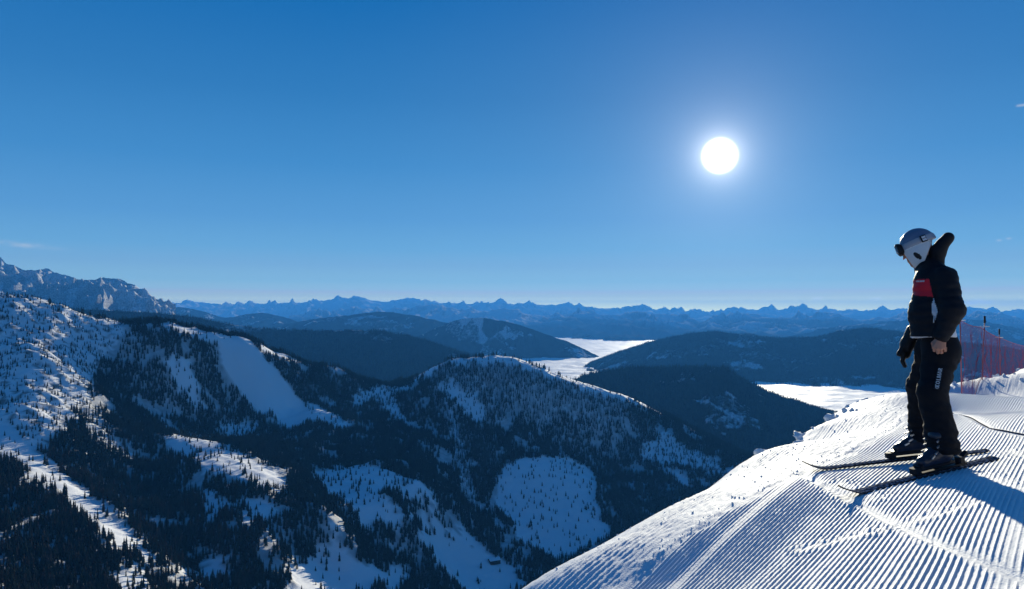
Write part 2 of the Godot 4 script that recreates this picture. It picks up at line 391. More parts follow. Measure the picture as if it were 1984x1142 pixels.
func crest_of(which: String) -> PackedVector3Array:
	match which:
		"far_range":
			return PackedVector3Array([Vector3(-31236, 498.8, -36000), Vector3(-27244, 448.9, -36000), Vector3(-21006, 424, -36000), Vector3(-17263, 374.1, -36000), Vector3(-15518, 473.9, -36000), Vector3(-13771, 374.1, -36000), Vector3(-10179, 400.4, -34000), Vector3(-8394, 503, -33000), Vector3(-7594, 571.6, -33000), Vector3(-6862, 640.3, -33000), Vector3(-5763, 434.4, -33000), Vector3(-4391, 480.1, -33000), Vector3(-3247, 411.5, -33000), Vector3(-2103.9, 365.8, -33000), Vector3(-1074.8, 365.8, -33000), Vector3(-686.1, 503, -33000), Vector3(-160.1, 342.9, -33000), Vector3(1555, 320.1, -33000), Vector3(2698.3, 274.3, -33000), Vector3(4070, 137.2, -33000), Vector3(5899, 160, -33000), Vector3(7255, 47.1, -34000), Vector3(9140, 23.5, -34000), Vector3(10554, 94.2, -34000), Vector3(11967, 70.7, -34000), Vector3(13381, 164.9, -34000), Vector3(14793, 23.5, -34000), Vector3(16206, 0, -34000), Vector3(18091, 70.7, -34000), Vector3(20447, 94.2, -34000), Vector3(23366, -70.6, -34000), Vector3(29633, 23.5, -34000)])
		"mid_range":
			return PackedVector3Array([Vector3(-6584, -106.7, -22000), Vector3(-5365, -15.2, -22000), Vector3(-4451, 76.2, -22000), Vector3(-3536, 15.2, -22000), Vector3(-2357.2, 101.8, -21000), Vector3(-1338.6, 43.6, -21000), Vector3(-174.6, 0, -21000), Vector3(843.7, -101.8, -21000), Vector3(2007.7, -14.5, -21000), Vector3(2881.5, -166.2, -20000), Vector3(3852, -83.1, -20000), Vector3(4959, -235.4, -20000), Vector3(6068, -97, -20000), Vector3(7315, -180, -20000), Vector3(8424, -83.1, -20000), Vector3(9530, -235.4, -20000), Vector3(10108, -92.1, -19000), Vector3(11161, -144.7, -19000), Vector3(11951, -105.3, -19000), Vector3(13054, -223.7, -19000), Vector3(16558, -65.8, -19000)])
		"side_range":
			return PackedVector3Array([Vector3(3624, -793.7, -13500), Vector3(4560, -588.5, -13500), Vector3(5309, -420.5, -13500), Vector3(6058, -261.7, -13500), Vector3(6620, -196.3, -13500), Vector3(7368, -140.2, -13500), Vector3(8023, -121.5, -13500), Vector3(8490, -158.9, -13500), Vector3(9273, -327.1, -13500), Vector3(10169, -401.8, -13500), Vector3(11759, -327.1, -13500)])
		"left_hills":
			return PackedVector3Array([Vector3(-8458, 0, -14000), Vector3(-7197, 19.4, -14000), Vector3(-6276, 87.3, -14000), Vector3(-5839, 19.4, -14000), Vector3(-5353, -106.6, -14000), Vector3(-4788, -37.4, -13500), Vector3(-4555, -18.7, -13500), Vector3(-4227, -74.8, -13500), Vector3(-3758, -215, -13500), Vector3(-3290, -327.1, -13500)])
		"long_hill":
			return PackedVector3Array([Vector3(-4279, -418.7, -11000), Vector3(-3595, -243.7, -11000), Vector3(-2986.7, -114.3, -11000), Vector3(-2377.5, -45.7, -11000), Vector3(-1958.6, 0, -11000), Vector3(-1539.3, -38.1, -11000), Vector3(-1005.6, -152.3, -11000), Vector3(-472.2, -266.5, -11000), Vector3(137, -456.7, -11000)])
		"fog_side_hill":
			return PackedVector3Array([Vector3(-1258.4, -355, -9000), Vector3(-885, -180.7, -9000), Vector3(-635.8, -93.5, -9000), Vector3(-417.7, -68.6, -9000), Vector3(-74.8, -118.4, -9000), Vector3(357.4, -246.4, -8900), Vector3(718.7, -377.5, -8800), Vector3(951.1, -487.4, -8700), Vector3(1148, -594.7, -8600)])
		"wooded_ridge":
			return PackedVector3Array([Vector3(-4119, 63.7, -4600), Vector3(-3353, 41.4, -4600), Vector3(-2904.9, 22.8, -4700), Vector3(-2579, 9.8, -4700), Vector3(-2301.1, -10, -4800), Vector3(-2077.2, -40.7, -4900), Vector3(-1842.1, -90, -5000), Vector3(-1564.9, -121.1, -5000), Vector3(-1218.6, -128.1, -5000), Vector3(-941.7, -124.6, -5000), Vector3(-699.2, -159.2, -5000), Vector3(-491.4, -218, -5000), Vector3(-278, -281.3, -4900), Vector3(-6.6, -368.4, -4800), Vector3(220.9, -454.7, -4700)])
		"broad_hill":
			return PackedVector3Array([Vector3(567.5, -656.6, -7600), Vector3(808.7, -501.5, -7400), Vector3(1050.6, -393.9, -7300), Vector3(1385.5, -279, -7200), Vector3(1661.4, -211.3, -7100), Vector3(1856.3, -184.1, -7000), Vector3(2140.1, -205.4, -6900), Vector3(2438.4, -235.3, -6800), Vector3(2727.2, -227.2, -6700), Vector3(2915.5, -169, -6600), Vector3(3144, -146.2, -6600), Vector3(3276, -157.5, -6500), Vector3(3491, -208.2, -6400), Vector3(3741, -257.2, -6300), Vector3(4025, -287.4, -6200), Vector3(4465, -358.6, -6100), Vector3(5221, -394.2, -6000)])
		"dark_hill":
			return PackedVector3Array([Vector3(116.1, -374.8, -3500), Vector3(314.2, -314.1, -3550), Vector3(468, -281.2, -3600), Vector3(617.5, -268.8, -3600), Vector3(791.7, -268.8, -3600), Vector3(943, -260.9, -3560), Vector3(998.9, -264.3, -3540), Vector3(1090.2, -316.3, -3520), Vector3(1204.5, -374.8, -3500), Vector3(1341.4, -425.4, -3480), Vector3(1448.6, -462.1, -3450), Vector3(1553.8, -488.7, -3420), Vector3(1708.6, -527.9, -3400)])
		"rocky_massif":
			return PackedVector3Array([Vector3(-7523, 568.9, -8200), Vector3(-6500, 643, -8200), Vector3(-5988, 665.8, -8200), Vector3(-5508, 588.4, -8000), Vector3(-5440, 516.1, -8000), Vector3(-5368, 505, -8000), Vector3(-5284, 460.5, -8000), Vector3(-5161, 438.3, -8000), Vector3(-4995, 471.6, -8000), Vector3(-4922, 416.1, -8000), Vector3(-4839, 393.9, -8000), Vector3(-4699, 355, -8000), Vector3(-4476, 334.1, -7900), Vector3(-4257, 346.1, -7800), Vector3(-4095, 329.9, -7800), Vector3(-3935, 282.9, -7700), Vector3(-3828, 224.1, -7700), Vector3(-3672, 152.7, -7600), Vector3(-3581, 89.5, -7600), Vector3(-3433, 10.5, -7600)])
	return PackedVector3Array()

# ---------------------------------------------------------------- valley: ground grid and trees

const VX0 := -1500.0
const VZ0 := -3100.0
const VC := 6.0
const VNX := 400
const VNZ := 450
const MC := 4.0
var ground := PackedFloat32Array()
var open_map: Image

func fill_outline(im: Image, flat: Array, shift: float, value: float) -> void:
	var n := flat.size() / 2
	var lo := 1e9
	var hi := -1e9
	for i in n:
		lo = minf(lo, flat[i * 2 + 1])
		hi = maxf(hi, flat[i * 2 + 1])
	var r0 := maxi(0, int((lo + shift - VZ0) / MC))
	var r1 := mini(im.get_height() - 1, int((hi + shift - VZ0) / MC) + 1)
	for r in range(r0, r1 + 1):
		var z := VZ0 + (r + 0.5) * MC - shift
		var cuts := []
		for i in n:
			var x1: float = flat[i * 2]
			var z1: float = flat[i * 2 + 1]
			var k := (i + 1) % n
			var x2: float = flat[k * 2]
			var z2: float = flat[k * 2 + 1]
			if (z1 <= z) != (z2 <= z):
				cuts.append(x1 + (z - z1) / (z2 - z1) * (x2 - x1))
		cuts.sort()
		for i in range(0, cuts.size() - 1, 2):
			var c0 := int((cuts[i] - VX0) / MC)
			var c1 := int((cuts[i + 1] - VX0) / MC)
			im.fill_rect(Rect2i(c0, r, maxi(1, c1 - c0), 1), Color(value, value, value))

func density(x: float, z: float) -> float:
	if x > -330.0 and x < 460.0 and z < -2180.0 - 0.12 * maxf(0.0, x):
		return 0.03   # bare cap of the hump
	if x < -800.0 and z < -1529.0 - (x + 1062.0) * 0.885:
		return 0.10   # bare bumpy crest
	# some clearings were cut straight, most are ragged
	var rag := 0.25 if (x > -70.0 and x < 240.0 and z > -1980.0 and z < -1560.0) or (x > -730.0 and x < -465.0 and z < -1690.0) else 1.0
	var wx := x + rag * (noise_a.get_noise_2d(x * 3.0, z * 3.0) * 18.0 + noise_b.get_noise_2d(x * 2.6, z * 2.6) * 12.0)
	var wz := z + rag * (noise_a.get_noise_2d(x * 3.0 + 900.0, z * 3.0) * 24.0 + noise_b.get_noise_2d(x * 2.6 + 500.0, z * 2.6) * 14.0)
	var c := int((wx - VX0) / MC)
	var r := int((wz - VZ0) / MC)
	if c < 0 or r < 0 or c >= open_map.get_width() or r >= open_map.get_height():
		return 1.0
	return open_map.get_pixel(c, r).r

func valley_height(x: float, z: float) -> float:
	var fx := clampf((x - VX0) / VC, 0.0, VNX - 1.001)
	var fz := clampf((z - VZ0) / VC, 0.0, VNZ - 1.001)
	var i := int(fx)
	var j := int(fz)
	fx -= i
	fz -= j
	var k := j * VNX + i
	return lerpf(lerpf(ground[k], ground[k + 1], fx), lerpf(ground[k + VNX], ground[k + VNX + 1], fx), fz)

func build_valley() -> void:
	open_map = Image.create(int(VNX * VC / MC), int(VNZ * VC / MC), false, Image.FORMAT_L8)
	open_map.fill(Color(1, 1, 1))
	for o in openings():
		fill_outline(open_map, o[2], 16.0, o[0])
		fill_outline(open_map, o[2], 0.0, o[0])
	var p := plate(valley_points(), 1000.0, 2e-4)
	# coarse surface, then cubic in between
	var step := 4
	var cnx := VNX / step + 3
	var cnz := VNZ / step + 4
	var coarse := PackedFloat32Array()
	coarse.resize(cnx * cnz)
	for j in cnz:
		for i in cnx:
			coarse[j * cnx + i] = plate_at(p, VX0 + (i - 1) * VC * step, VZ0 + (j - 1) * VC * step)
	ground.resize(VNX * VNZ)
	var cols := PackedColorArray()
	cols.resize(VNX * VNZ)
	var verts := PackedVector3Array()
	verts.resize(VNX * VNZ)
	for j in VNZ:
		var cj := j / step
		var fj := float(j % step) / step
		for i in VNX:
			var x := VX0 + i * VC
			var z := VZ0 + j * VC
			var k := j * VNX + i
			var a := x / -z
			if a < -0.95 or a > 0.7:
				ground[k] = -600.0
				verts[k] = Vector3(x, -600.0, z)
				continue
			var ci := i / step
			var fi := float(i % step) / step
			var q := cj * cnx + ci
			var r0 := cubic_interpolate(coarse[q + 1], coarse[q + 2], coarse[q], coarse[q + 3], fi)
			q += cnx
			var r1 := cubic_interpolate(coarse[q + 1], coarse[q + 2], coarse[q], coarse[q + 3], fi)
			q += cnx
			var r2 := cubic_interpolate(coarse[q + 1], coarse[q + 2], coarse[q], coarse[q + 3], fi)
			q += cnx
			var r3 := cubic_interpolate(coarse[q + 1], coarse[q + 2], coarse[q], coarse[q + 3], fi)
			var h := cubic_interpolate(r1, r2, r0, r3, fj)
			var d := density(x, z)
			var rough := 1.0 if d > 0.3 else (0.85 if x < -690.0 and z < -1080.0 and d > 0.08 else 0.3)
			h += noise_a.get_noise_2d(x, z) * 9.0 * rough
			h += noise_r.get_noise_2d(x * 0.8, z * 0.8) * 6.0 * rough
			h += noise_b.get_noise_2d(x, z) * (3.2 if d > 0.3 else 7.5) * rough
			ground[k] = h
			verts[k] = Vector3(x, h, z)
			var snow := Color(0.84, 0.85, 0.87)
			var dark_floor := Color(0.075, 0.065, 0.05)  # darker ground colour where the trees stand dense
			var patch := noise_b.get_noise_2d(x * 2.0, z * 2.0)
			var cover := smoothstep(0.25, 0.75, d + patch * 0.25) * (0.45 + 0.35 * patch)
			if d > 0.08 and d < 0.13 and x < -690.0:   # dwarf pine and stones standing out of the snow
				cover = smoothstep(0.18, 0.42, patch + noise_a.get_noise_2d(x * 4.0, z * 4.0) * 0.5) * 0.8
			cols[k] = snow.lerp(dark_floor, cover)
	var norms := PackedVector3Array()
	norms.resize(verts.size())
	norms.fill(Vector3.UP)
	var idx := PackedInt32Array()
	for j in range(1, VNZ - 1):
		for i in range(1, VNX - 1):
			var k := j * VNX + i
			norms[k] = Vector3(ground[k - 1] - ground[k + 1], 2.0 * VC, ground[k - VNX] - ground[k + VNX]).normalized()
			if minf(minf(ground[k], ground[k + 1]), minf(ground[k + VNX], ground[k + VNX + 1])) > -599.0:
				idx.append_array([k, k + 1, k + VNX, k + 1, k + VNX + 1, k + VNX])
	tag(put("valley_hillside", array_mesh(verts, norms, idx, cols), M.slope_cover), "", "", "", "structure")

# a spruce crown: drooping tiers of boughs with ragged tips, one metre tall and scaled when placed
func crown_mesh(seed_: int, tiers: int, spread: float, bare: float) -> ArrayMesh:
	var r := RandomNumberGenerator.new()
	r.seed = seed_
	var st := new_st(-1)
	for t in tiers:
		var f := float(t) / tiers
		var y := lerpf(bare, 0.97, pow(f, 0.9))
		var radius := spread * pow(1.0 - f, 0.8) * r.randf_range(0.8, 1.15) + 0.008
		var rise := lerpf(0.20, 0.07, f)
		var top := Vector3(r.randf_range(-0.01, 0.01), y + rise, r.randf_range(-0.01, 0.01))
		var points := 9 if f < 0.6 else 6
		var turn := r.randf() * TAU
		for k in points:
			var a0 := turn + TAU * k / points
			var a1 := turn + TAU * (k + 0.5) / points
			var a2 := turn + TAU * (k + 1.0) / points
			var tip := radius * r.randf_range(0.75, 1.2)
			var pit := radius * 0.45
			var droop := r.randf_range(0.03, 0.08) * (1.0 - f * 0.5)
			var p0 := Vector3(cos(a0) * pit, y + 0.01, sin(a0) * pit)
			var p1 := Vector3(cos(a1) * tip, y - droop, sin(a1) * tip)
			var p2 := Vector3(cos(a2) * pit, y + 0.01, sin(a2) * pit)
			tri(st, top, p1, p0)
			tri(st, top, p2, p1)
	return finish(st)

# a bare larch: thin stem with many fine upswept twigs
func larch_mesh(seed_: int) -> ArrayMesh:
	var r := RandomNumberGenerator.new()
	r.seed = seed_
	var st := new_st(-1)
	for t in 34:
		var f := float(t) / 34.0
		var y := lerpf(0.12, 0.95, f)
		var a := r.randf() * TAU
		var len := 0.16 * pow(1.0 - f, 0.7) * r.randf_range(0.6, 1.2) + 0.015
		var out := Vector3(cos(a), 0, sin(a))
		var side := Vector3(-sin(a), 0, cos(a)) * len * 0.22
		var root := Vector3(0, y, 0)
		var end := root + out * len + Vector3(0, len * 0.35 - 0.02, 0)
		tri(st, root + Vector3(0, 0.02, 0), end + side, end - side)
		tri(st, root - Vector3(0, 0.015, 0), end - side, end + side)
	var path := PackedVector3Array([Vector3(0, 0, 0), Vector3(0, 0.5, 0), Vector3(0, 1, 0)])
	add_tube(st, path, 0.016, 5, 0.002)
	return finish(st)

func trunk_mesh() -> ArrayMesh:
	var st := new_st(1)
	add_tube(st, PackedVector3Array([Vector3(0, -0.04, 0), Vector3(0, 0.45, 0), Vector3(0, 0.9, 0)]), 0.02, 6, 0.004)
	return finish(st)

func stand(called: String, label: String, meshes: Array, mats: Array, places: Array, tints: Array) -> void:
	# a wood: each mesh with all its trees
	var root := base(called)
	tag(root, label, "forest", "", "stuff")
	for v in meshes.size():
		var list: Array = places[v]
		if list.is_empty():
			continue
		var mm := MultiMesh.new()
		mm.transform_format = MultiMesh.TRANSFORM_3D
		mm.use_colors = true
		mm.mesh = meshes[v]
		mm.instance_count = list.size()
		for i in list.size():
			mm.set_instance_transform(i, list[i])
			mm.set_instance_color(i, tints[v][i])
		var o := MultiMeshInstance3D.new()
		o.name = "trees"
		o.multimesh = mm
		o.material_override = mats[v]
		tag(o, "", "", "", "stuff")
		root.add_child(o, true)

func seen_from_here(p: Vector3) -> bool:
	var d := -p.z
	var s := d - 25.0
	while s > 450.0:
		var f := s / d
		if valley_height(p.x * f, -s) > p.y * f + 1.0:
			return false
		s -= 30.0
	return true

func build_trees() -> void:
	var crowns := [crown_mesh(11, 9, 0.17, 0.06), crown_mesh(12, 11, 0.14, 0.04), crown_mesh(13, 8, 0.20, 0.08), larch_mesh(14)]
	var trunk := trunk_mesh()
	var larch_up := larch_mesh(15)
	var mats := [M.needles, M.needles, M.needles, M.needles]
	var zones := {}
	var single := []
	var kept := 0
	var sp := 4.0
	var z := -700.0
	z = -2420.0
	while z < -560.0:
		var x := 0.86 * z
		while x < -0.5 * z:
			var px := x + rng.randf_range(-0.45, 0.45) * sp
			var pz := z + rng.randf_range(-0.45, 0.45) * sp
			x += sp
			if px < VX0 + 20.0:
				continue
			var d := density(px, pz)
			var wild := rng.randf()
			var thin := 1.0
			if d > 0.9:
				var g := noise_a.get_noise_2d(px * 1.3 + 400.0, pz * 1.3)
				var rill := noise_r.get_noise_2d(px * 2.2, pz * 0.7)
				thin = 0.90 - smoothstep(0.08, 0.40, g) * 0.72 - smoothstep(0.25, 0.6, rill) * 0.45
			if d > 0.08 and d < 0.13 and px < -690.0:
				wild *= 0.45
			if wild > d * thin:
				continue
			var h := rng.randf_range(10.0, 18.0)
			if d < 0.9:
				h = rng.randf_range(6.0, 14.0) if d < 0.28 else rng.randf_range(12.0, 19.0)
			var rocky := px < -690.0 and d > 0.08 and d < 0.13
			if rocky:
				h = rng.randf_range(2.5, 11.0)
			var y := valley_height(px, pz)
			if y < -598.0 or not seen_from_here(Vector3(px, y + h, pz)):
				continue
			if not seen_from_here(Vector3(px, y + 2.0, pz)) and rng.randf() < (0.97 if px > -330.0 else 0.75):
				continue
			var larch := d > 0.28 and d < 0.7 and rng.randf() < 0.45
			var v := 3 if larch else rng.randi_range(0, 2)
			var w := rng.randf_range(0.85, 1.25) if d > 0.7 or d < 0.28 else rng.randf_range(0.6, 0.85)
			var t := Transform3D(Basis(Vector3.UP, rng.randf() * TAU).scaled(Vector3(h * w, h, h * w)), Vector3(px, y - 0.3, pz))
			if d < 0.26 and pz > -2300.0 and (h > 5.0 or rng.randf() < 0.3):
				single.append([t, v, d, h / -pz])
				continue
			var k := "ridge"
			if pz > -1130.0 and px < -330.0: k = "spur"
			elif px > -330.0 and pz < -1560.0: k = "hump"
			elif pz > -1560.0: k = "hollow"
			if not zones.has(k):
				zones[k] = [[[], [], [], []], [[], [], [], []]]
			var tone := rng.randf_range(0.7, 1.35)
			var c := Color(0.026, 0.036, 0.027) * tone
			if larch: c = Color(0.055, 0.043, 0.035) * tone
			elif k == "spur" and rng.randf() < 0.35: c = Color(0.050, 0.040, 0.030) * tone
			c.a = 1.0
			zones[k][0][v].append(t)
			zones[k][1][v].append(c)
			kept += 1
		z += sp
	print("trees ", kept, " single ", single.size())
	var about := {"spur": "dense dark wood on the steep near spur with brown larches", "hump": "dark spruce and larch wood on the round snow-capped hump", "hollow": "dark spruce wood filling the shaded hollow around snowy glades", "ridge": "dark spruce wood below the snowy ridge crest beside the ski run"}
	for k in ["spur", "hollow", "ridge", "hump"]:
		if zones.has(k):
			stand("spruce_forest", about[k], crowns, mats, zones[k][0], zones[k][1])
	# the trees that stand alone on open snow: the largest to the eye one by one
	single.sort_custom(func(a, b): return a[3] > b[3])
	var rest := [[], [], [], []]
	var rest_c := [[], [], [], []]
	for i in single.size():
		var t: Transform3D = single[i][0]
		if i >= 290:
			var tone := rng.randf_range(0.7, 1.3)
			var c := Color(0.028, 0.038, 0.028) * tone
			c.a = 1.0
			rest[single[i][1]].append(t)
			rest_c[single[i][1]].append(c)
			continue
		var where := "on the open snow below the woods"
		var grp := "lone trees in the snowy glades"
		var o := t.origin
		if o.x < -690.0 and o.z < -1080.0:
			where = "on the bumpy snow slope below the rocky massif"
			grp = "lone trees on the bumpy snow slope"
		elif o.x > -60.0 and o.z < -1560.0 and o.z > -1960.0:
			where = "on the felled square clearing"
			grp = "lone trees on the felled square clearing"
		elif o.z > -1110.0 and o.x < -400.0:
			where = "in the long narrow snow gully"
			grp = "lone trees in the snow gully"
		elif o.z < -1680.0 and o.x < -360.0:
			where = "beside the steep snowy ski run"
			grp = "lone trees beside the ski run"
		elif o.z < -2000.0:
			where = "on the white cap of the round hump"
			grp = "lone trees on the hump"
		elif o.x > -400.0 and o.z < -1240.0 and o.x < -150.0:
			where = "on the sunlit lower bench"
			grp = "lone trees on the lower bench"
		elif o.z < -1190.0 and o.x < -340.0:
			where = "on the sunlit snowy shelf of the wooded spur"
			grp = "lone trees on the spur shelf"
		var root := base("spruce_tree", o)
		var sc := t.basis
		root.basis = sc
		tag(root, "%s dark spruce standing alone %s" % ["tall" if t.basis.y.length() > 9.0 else "small", where], "tree", grp)
		put("crown", crowns[single[i][1] % 3], M.spruce_needles, root)
		put("trunk", trunk, M.bark, root)
	stand("scattered_trees", "thin scatter of small dark conifers on far open snow", crowns, mats, rest, rest_c)

# ---------------------------------------------------------------- mountains

func along(pts: PackedVector3Array, a: float) -> Vector2:
	# height and depth of a crest at the bearing a = x / -z
	var n := pts.size()
	var i := 0
	while i < n - 2 and pts[i + 1].x / -pts[i + 1].z < a:
		i += 1
	var p0 := pts[maxi(i - 1, 0)]
	var p1 := pts[i]
	var p2 := pts[i + 1]
	var p3 := pts[mini(i + 2, n - 1)]
	var a1 := p1.x / -p1.z
	var a2 := p2.x / -p2.z
	var t := clampf((a - a1) / (a2 - a1), 0.0, 1.0)
	# monotone slopes keep the crest from overshooting
	return Vector2(hermite(p0, p1, p2, p3, t, true), hermite(p0, p1, p2, p3, t, false))

func hermite(p0: Vector3, p1: Vector3, p2: Vector3, p3: Vector3, t: float, up: bool) -> float:
	var y0 := p0.y if up else -p0.z
	var y1 := p1.y if up else -p1.z
	var y2 := p2.y if up else -p2.z
	var y3 := p3.y if up else -p3.z
	var x0 := p0.x / -p0.z
	var x1 := p1.x / -p1.z
	var x2 := p2.x / -p2.z
	var x3 := p3.x / -p3.z
	var d1 := (y2 - y1) / (x2 - x1)
	var d0 := (y1 - y0) / (x1 - x0) if x1 > x0 else d1
	var d2 := (y3 - y2) / (x3 - x2) if x3 > x2 else d1
	var m1 := 0.0 if d0 * d1 <= 0.0 else 2.0 * d0 * d1 / (d0 + d1)
	var m2 := 0.0 if d1 * d2 <= 0.0 else 2.0 * d1 * d2 / (d1 + d2)
	var w := x2 - x1
	var t2 := t * t
	var t3 := t2 * t
	return (2.0 * t3 - 3.0 * t2 + 1.0) * y1 + (t3 - 2.0 * t2 + t) * w * m1 + (-2.0 * t3 + 3.0 * t2) * y2 + (t3 - t2) * w * m2

# spec: crest, near / far (run-out in metres), foot (height of the near foot), cols, rows, crag (metres of jag on the crest), spur (metres of spurs), size (metres between spurs), cover
func mountain(called: String, spec: Dictionary) -> MeshInstance3D:
	var pts: PackedVector3Array = spec.crest
	var cols: int = spec.cols
	var rows: int = spec.rows
	var back := 5
	var a0 := pts[0].x / -pts[0].z
	var a1 := pts[-1].x / -pts[-1].z
	var near: float = spec.near
	var foot: float = spec.foot
	var crag: float = spec.crag
	var spur: float = spec.spur
	var size: float = spec.size
	var steep: float = spec.get("steep", 1.0)
	var total := rows + back
	var v := PackedVector3Array()
	var c := PackedColorArray()
	v.resize((cols + 1) * total)
	c.resize(v.size())
	var up: Callable = spec.cover
	for i in cols + 1:
		var a := lerpf(a0, a1, float(i) / cols)
		var hd := along(pts, a)
		var jag := (noise_r.get_noise_2d(a * hd.y / size * 260.0, 77.0) * 0.7 + noise_b.get_noise_2d(a * hd.y / size * 150.0, 33.0) * 0.5) * crag
		for j in total:
			var s := float(j - back) / (rows - 1)
			var depth := hd.y
			var h := hd.x + jag
			if s < 0.0:
				depth -= s * float(rows - 1) / back * near * 0.6
				h += s * float(rows - 1) / back * (hd.x - foot) * 0.8
			else:
				depth -= near * pow(s, 1.25)
				h = lerpf(h, foot, pow(s, steep))
				var x := a * depth
				var k := 200.0 / size
				var warp := noise_a.get_noise_2d(x * k * 0.3, depth * k * 0.2) * 80.0
				var lift := noise_r.get_noise_2d(x * k + warp, depth * k * 0.45)
				h += lift * spur * clampf(s * 5.0, 0.0, 1.0) * (1.0 - s * 0.5)
				h += noise_b.get_noise_2d(x * k * 0.7, depth * k * 0.5) * spur * 0.14 * clampf(s * 8.0, 0.15, 1.0)
			v[i * total + j] = Vector3(a * depth, h, -depth)
	var idx := PackedInt32Array()
	idx.resize(cols * (total - 1) * 6)
	var w := 0
	for i in cols:
		for j in total - 1:
			var k := i * total + j
			idx[w] = k
			idx[w + 1] = k + total
			idx[w + 2] = k + 1
			idx[w + 3] = k + total
			idx[w + 4] = k + total + 1
			idx[w + 5] = k + 1
			w += 6
	var n := smooth_normals(v, idx)
	for k in v.size():
		c[k] = up.call(v[k], n[k])
	var o := put(called, array_mesh(v, n, idx, c), M.mountain_cover)
	tag(o, "", "", "", "structure")
	return o

var fields := FastNoiseLite.new()

func wooded(p: Vector3, n: Vector3) -> Color:
	# forest with snowy meadows and felled strips
	var t := 0.75 + 0.5 * noise_b.get_noise_2d(p.x * 0.35, p.z * 0.35)
	var c := Color(0.022, 0.032, 0.026) * t
	var f := fields.get_noise_2d(p.x, p.z)
	var m := noise_a.get_noise_2d(p.x * 0.12 + 300.0, p.z * 0.12)
	if f > 0.5 and m > 0.04:
		c = Color(0.80, 0.82, 0.84)
	elif f > 0.1 and m > 0.15 and noise_b.get_noise_2d(p.x * 0.8, p.z * 0.8) > 0.05:
		c = Color(0.42, 0.44, 0.45)
	c.a = 1.0
	return c

func alpine(p: Vector3, n: Vector3) -> Color:
	# snow above, rock where steep, forest towards the foot
	var s := Color(0.82, 0.84, 0.87)
	var rock := Color(0.12, 0.11, 0.11)
	var patch := noise_b.get_noise_2d(p.x * 0.06, p.z * 0.06) * 0.5 + noise_r.get_noise_2d(p.x * 0.02, p.z * 0.02) * 0.4
	var c := s.lerp(rock, clampf(smoothstep(0.86, 0.66, n.y + patch * 0.16), 0.0, 0.85))
	var line := -230.0 + noise_a.get_noise_2d(p.x * 0.02, p.z * 0.02) * 260.0
	c = c.lerp(Color(0.03, 0.04, 0.035), smoothstep(line + 60.0, line - 120.0, p.y) * 0.9)
	c.a = 1.0
	return c

func massif(p: Vector3, n: Vector3) -> Color:
	var s := Color(0.82, 0.84, 0.87)
	var rock := Color(0.17, 0.165, 0.17)
	var patch := noise_b.get_noise_2d(p.x * 0.4, p.y * 1.2 + p.z * 0.2) * 0.6 + noise_r.get_noise_2d(p.x * 0.15, p.z * 0.15) * 0.4
	var c := s.lerp(rock, clampf(smoothstep(0.62, 0.38, n.y + patch * 0.25), 0.0, 0.5))
	c.a = 1.0
	return c

func build_land() -> void:
	# the lowland under and beyond everything, all the way round
	var v := PackedVector3Array()
	var c := PackedColorArray()
	var idx := PackedInt32Array()
	var around := 96
	var rings := 26
	for j in rings + 1:
		var d := 300.0 * pow(46000.0 / 300.0, float(j) / rings)
		for i in around:
			var a := TAU * i / around
			var x := sin(a) * d
			var z := -cos(a) * d
			v.append(Vector3(x, -660.0 + noise_a.get_noise_2d(x * 0.1, z * 0.1) * 40.0, z))
			c.append(Color(0.035, 0.045, 0.04).lerp(Color(0.6, 0.62, 0.65), smoothstep(0.1, 0.3, noise_b.get_noise_2d(x * 0.05, z * 0.05))))
	for j in rings:
		for i in around:
			var k := j * around + i
			var l := j * around + (i + 1) % around
			idx.append_array([k, k + around, l, l, k + around, l + around])
	tag(put("land", array_mesh(v, smooth_normals(v, idx), idx, c), M.mountain_cover), "", "", "", "structure")

func build_hill_wood(hill: MeshInstance3D, label: String, count: int) -> void:
	# conifers standing all over a wooded hill, wherever its cover is forest
	var a := hill.mesh.surface_get_arrays(0)
	var v: PackedVector3Array = a[Mesh.ARRAY_VERTEX]
	var col: PackedColorArray = a[Mesh.ARRAY_COLOR]
	var idx: PackedInt32Array = a[Mesh.ARRAY_INDEX]
	var area := PackedFloat32Array()
	var total := 0.0
	for i in range(0, idx.size(), 3):
		total += (v[idx[i + 1]] - v[idx[i]]).cross(v[idx[i + 2]] - v[idx[i]]).length()
	var places := [[], []]
	var tints := [[], []]
	var due := 0.0
	for i in range(0, idx.size(), 3):
		var p := v[idx[i]]
		var q := v[idx[i + 1]]
		var r := v[idx[i + 2]]
		due += (q - p).cross(r - p).length() / total * count
		while due > 0.0:
			due -= 1.0
			if col[idx[i]].g > 0.2:
				continue
			var s := rng.randf()
			var t := rng.randf()
			if s + t > 1.0:
				s = 1.0 - s
				t = 1.0 - t
			var at_ := p + (q - p) * s + (r - p) * t
			if at_.y < -530.0:
				continue
			var h := rng.randf_range(13.0, 24.0)
			var w := h * rng.randf_range(0.9, 1.3)
			var k := rng.randi_range(0, 1)
			places[k].append(Transform3D(Basis(Vector3.UP, rng.randf() * TAU).scaled(Vector3(w, h, w)), at_ - Vector3(0, 0.5, 0)))
			var tone := rng.randf_range(0.7, 1.3)
			tints[k].append(Color(0.026 * tone, 0.036 * tone, 0.028 * tone))
	stand("spruce_forest", label, [crown_mesh(21, 6, 0.18, 0.05), crown_mesh(22, 7, 0.15, 0.05)], [M.needles, M.needles], places, tints)

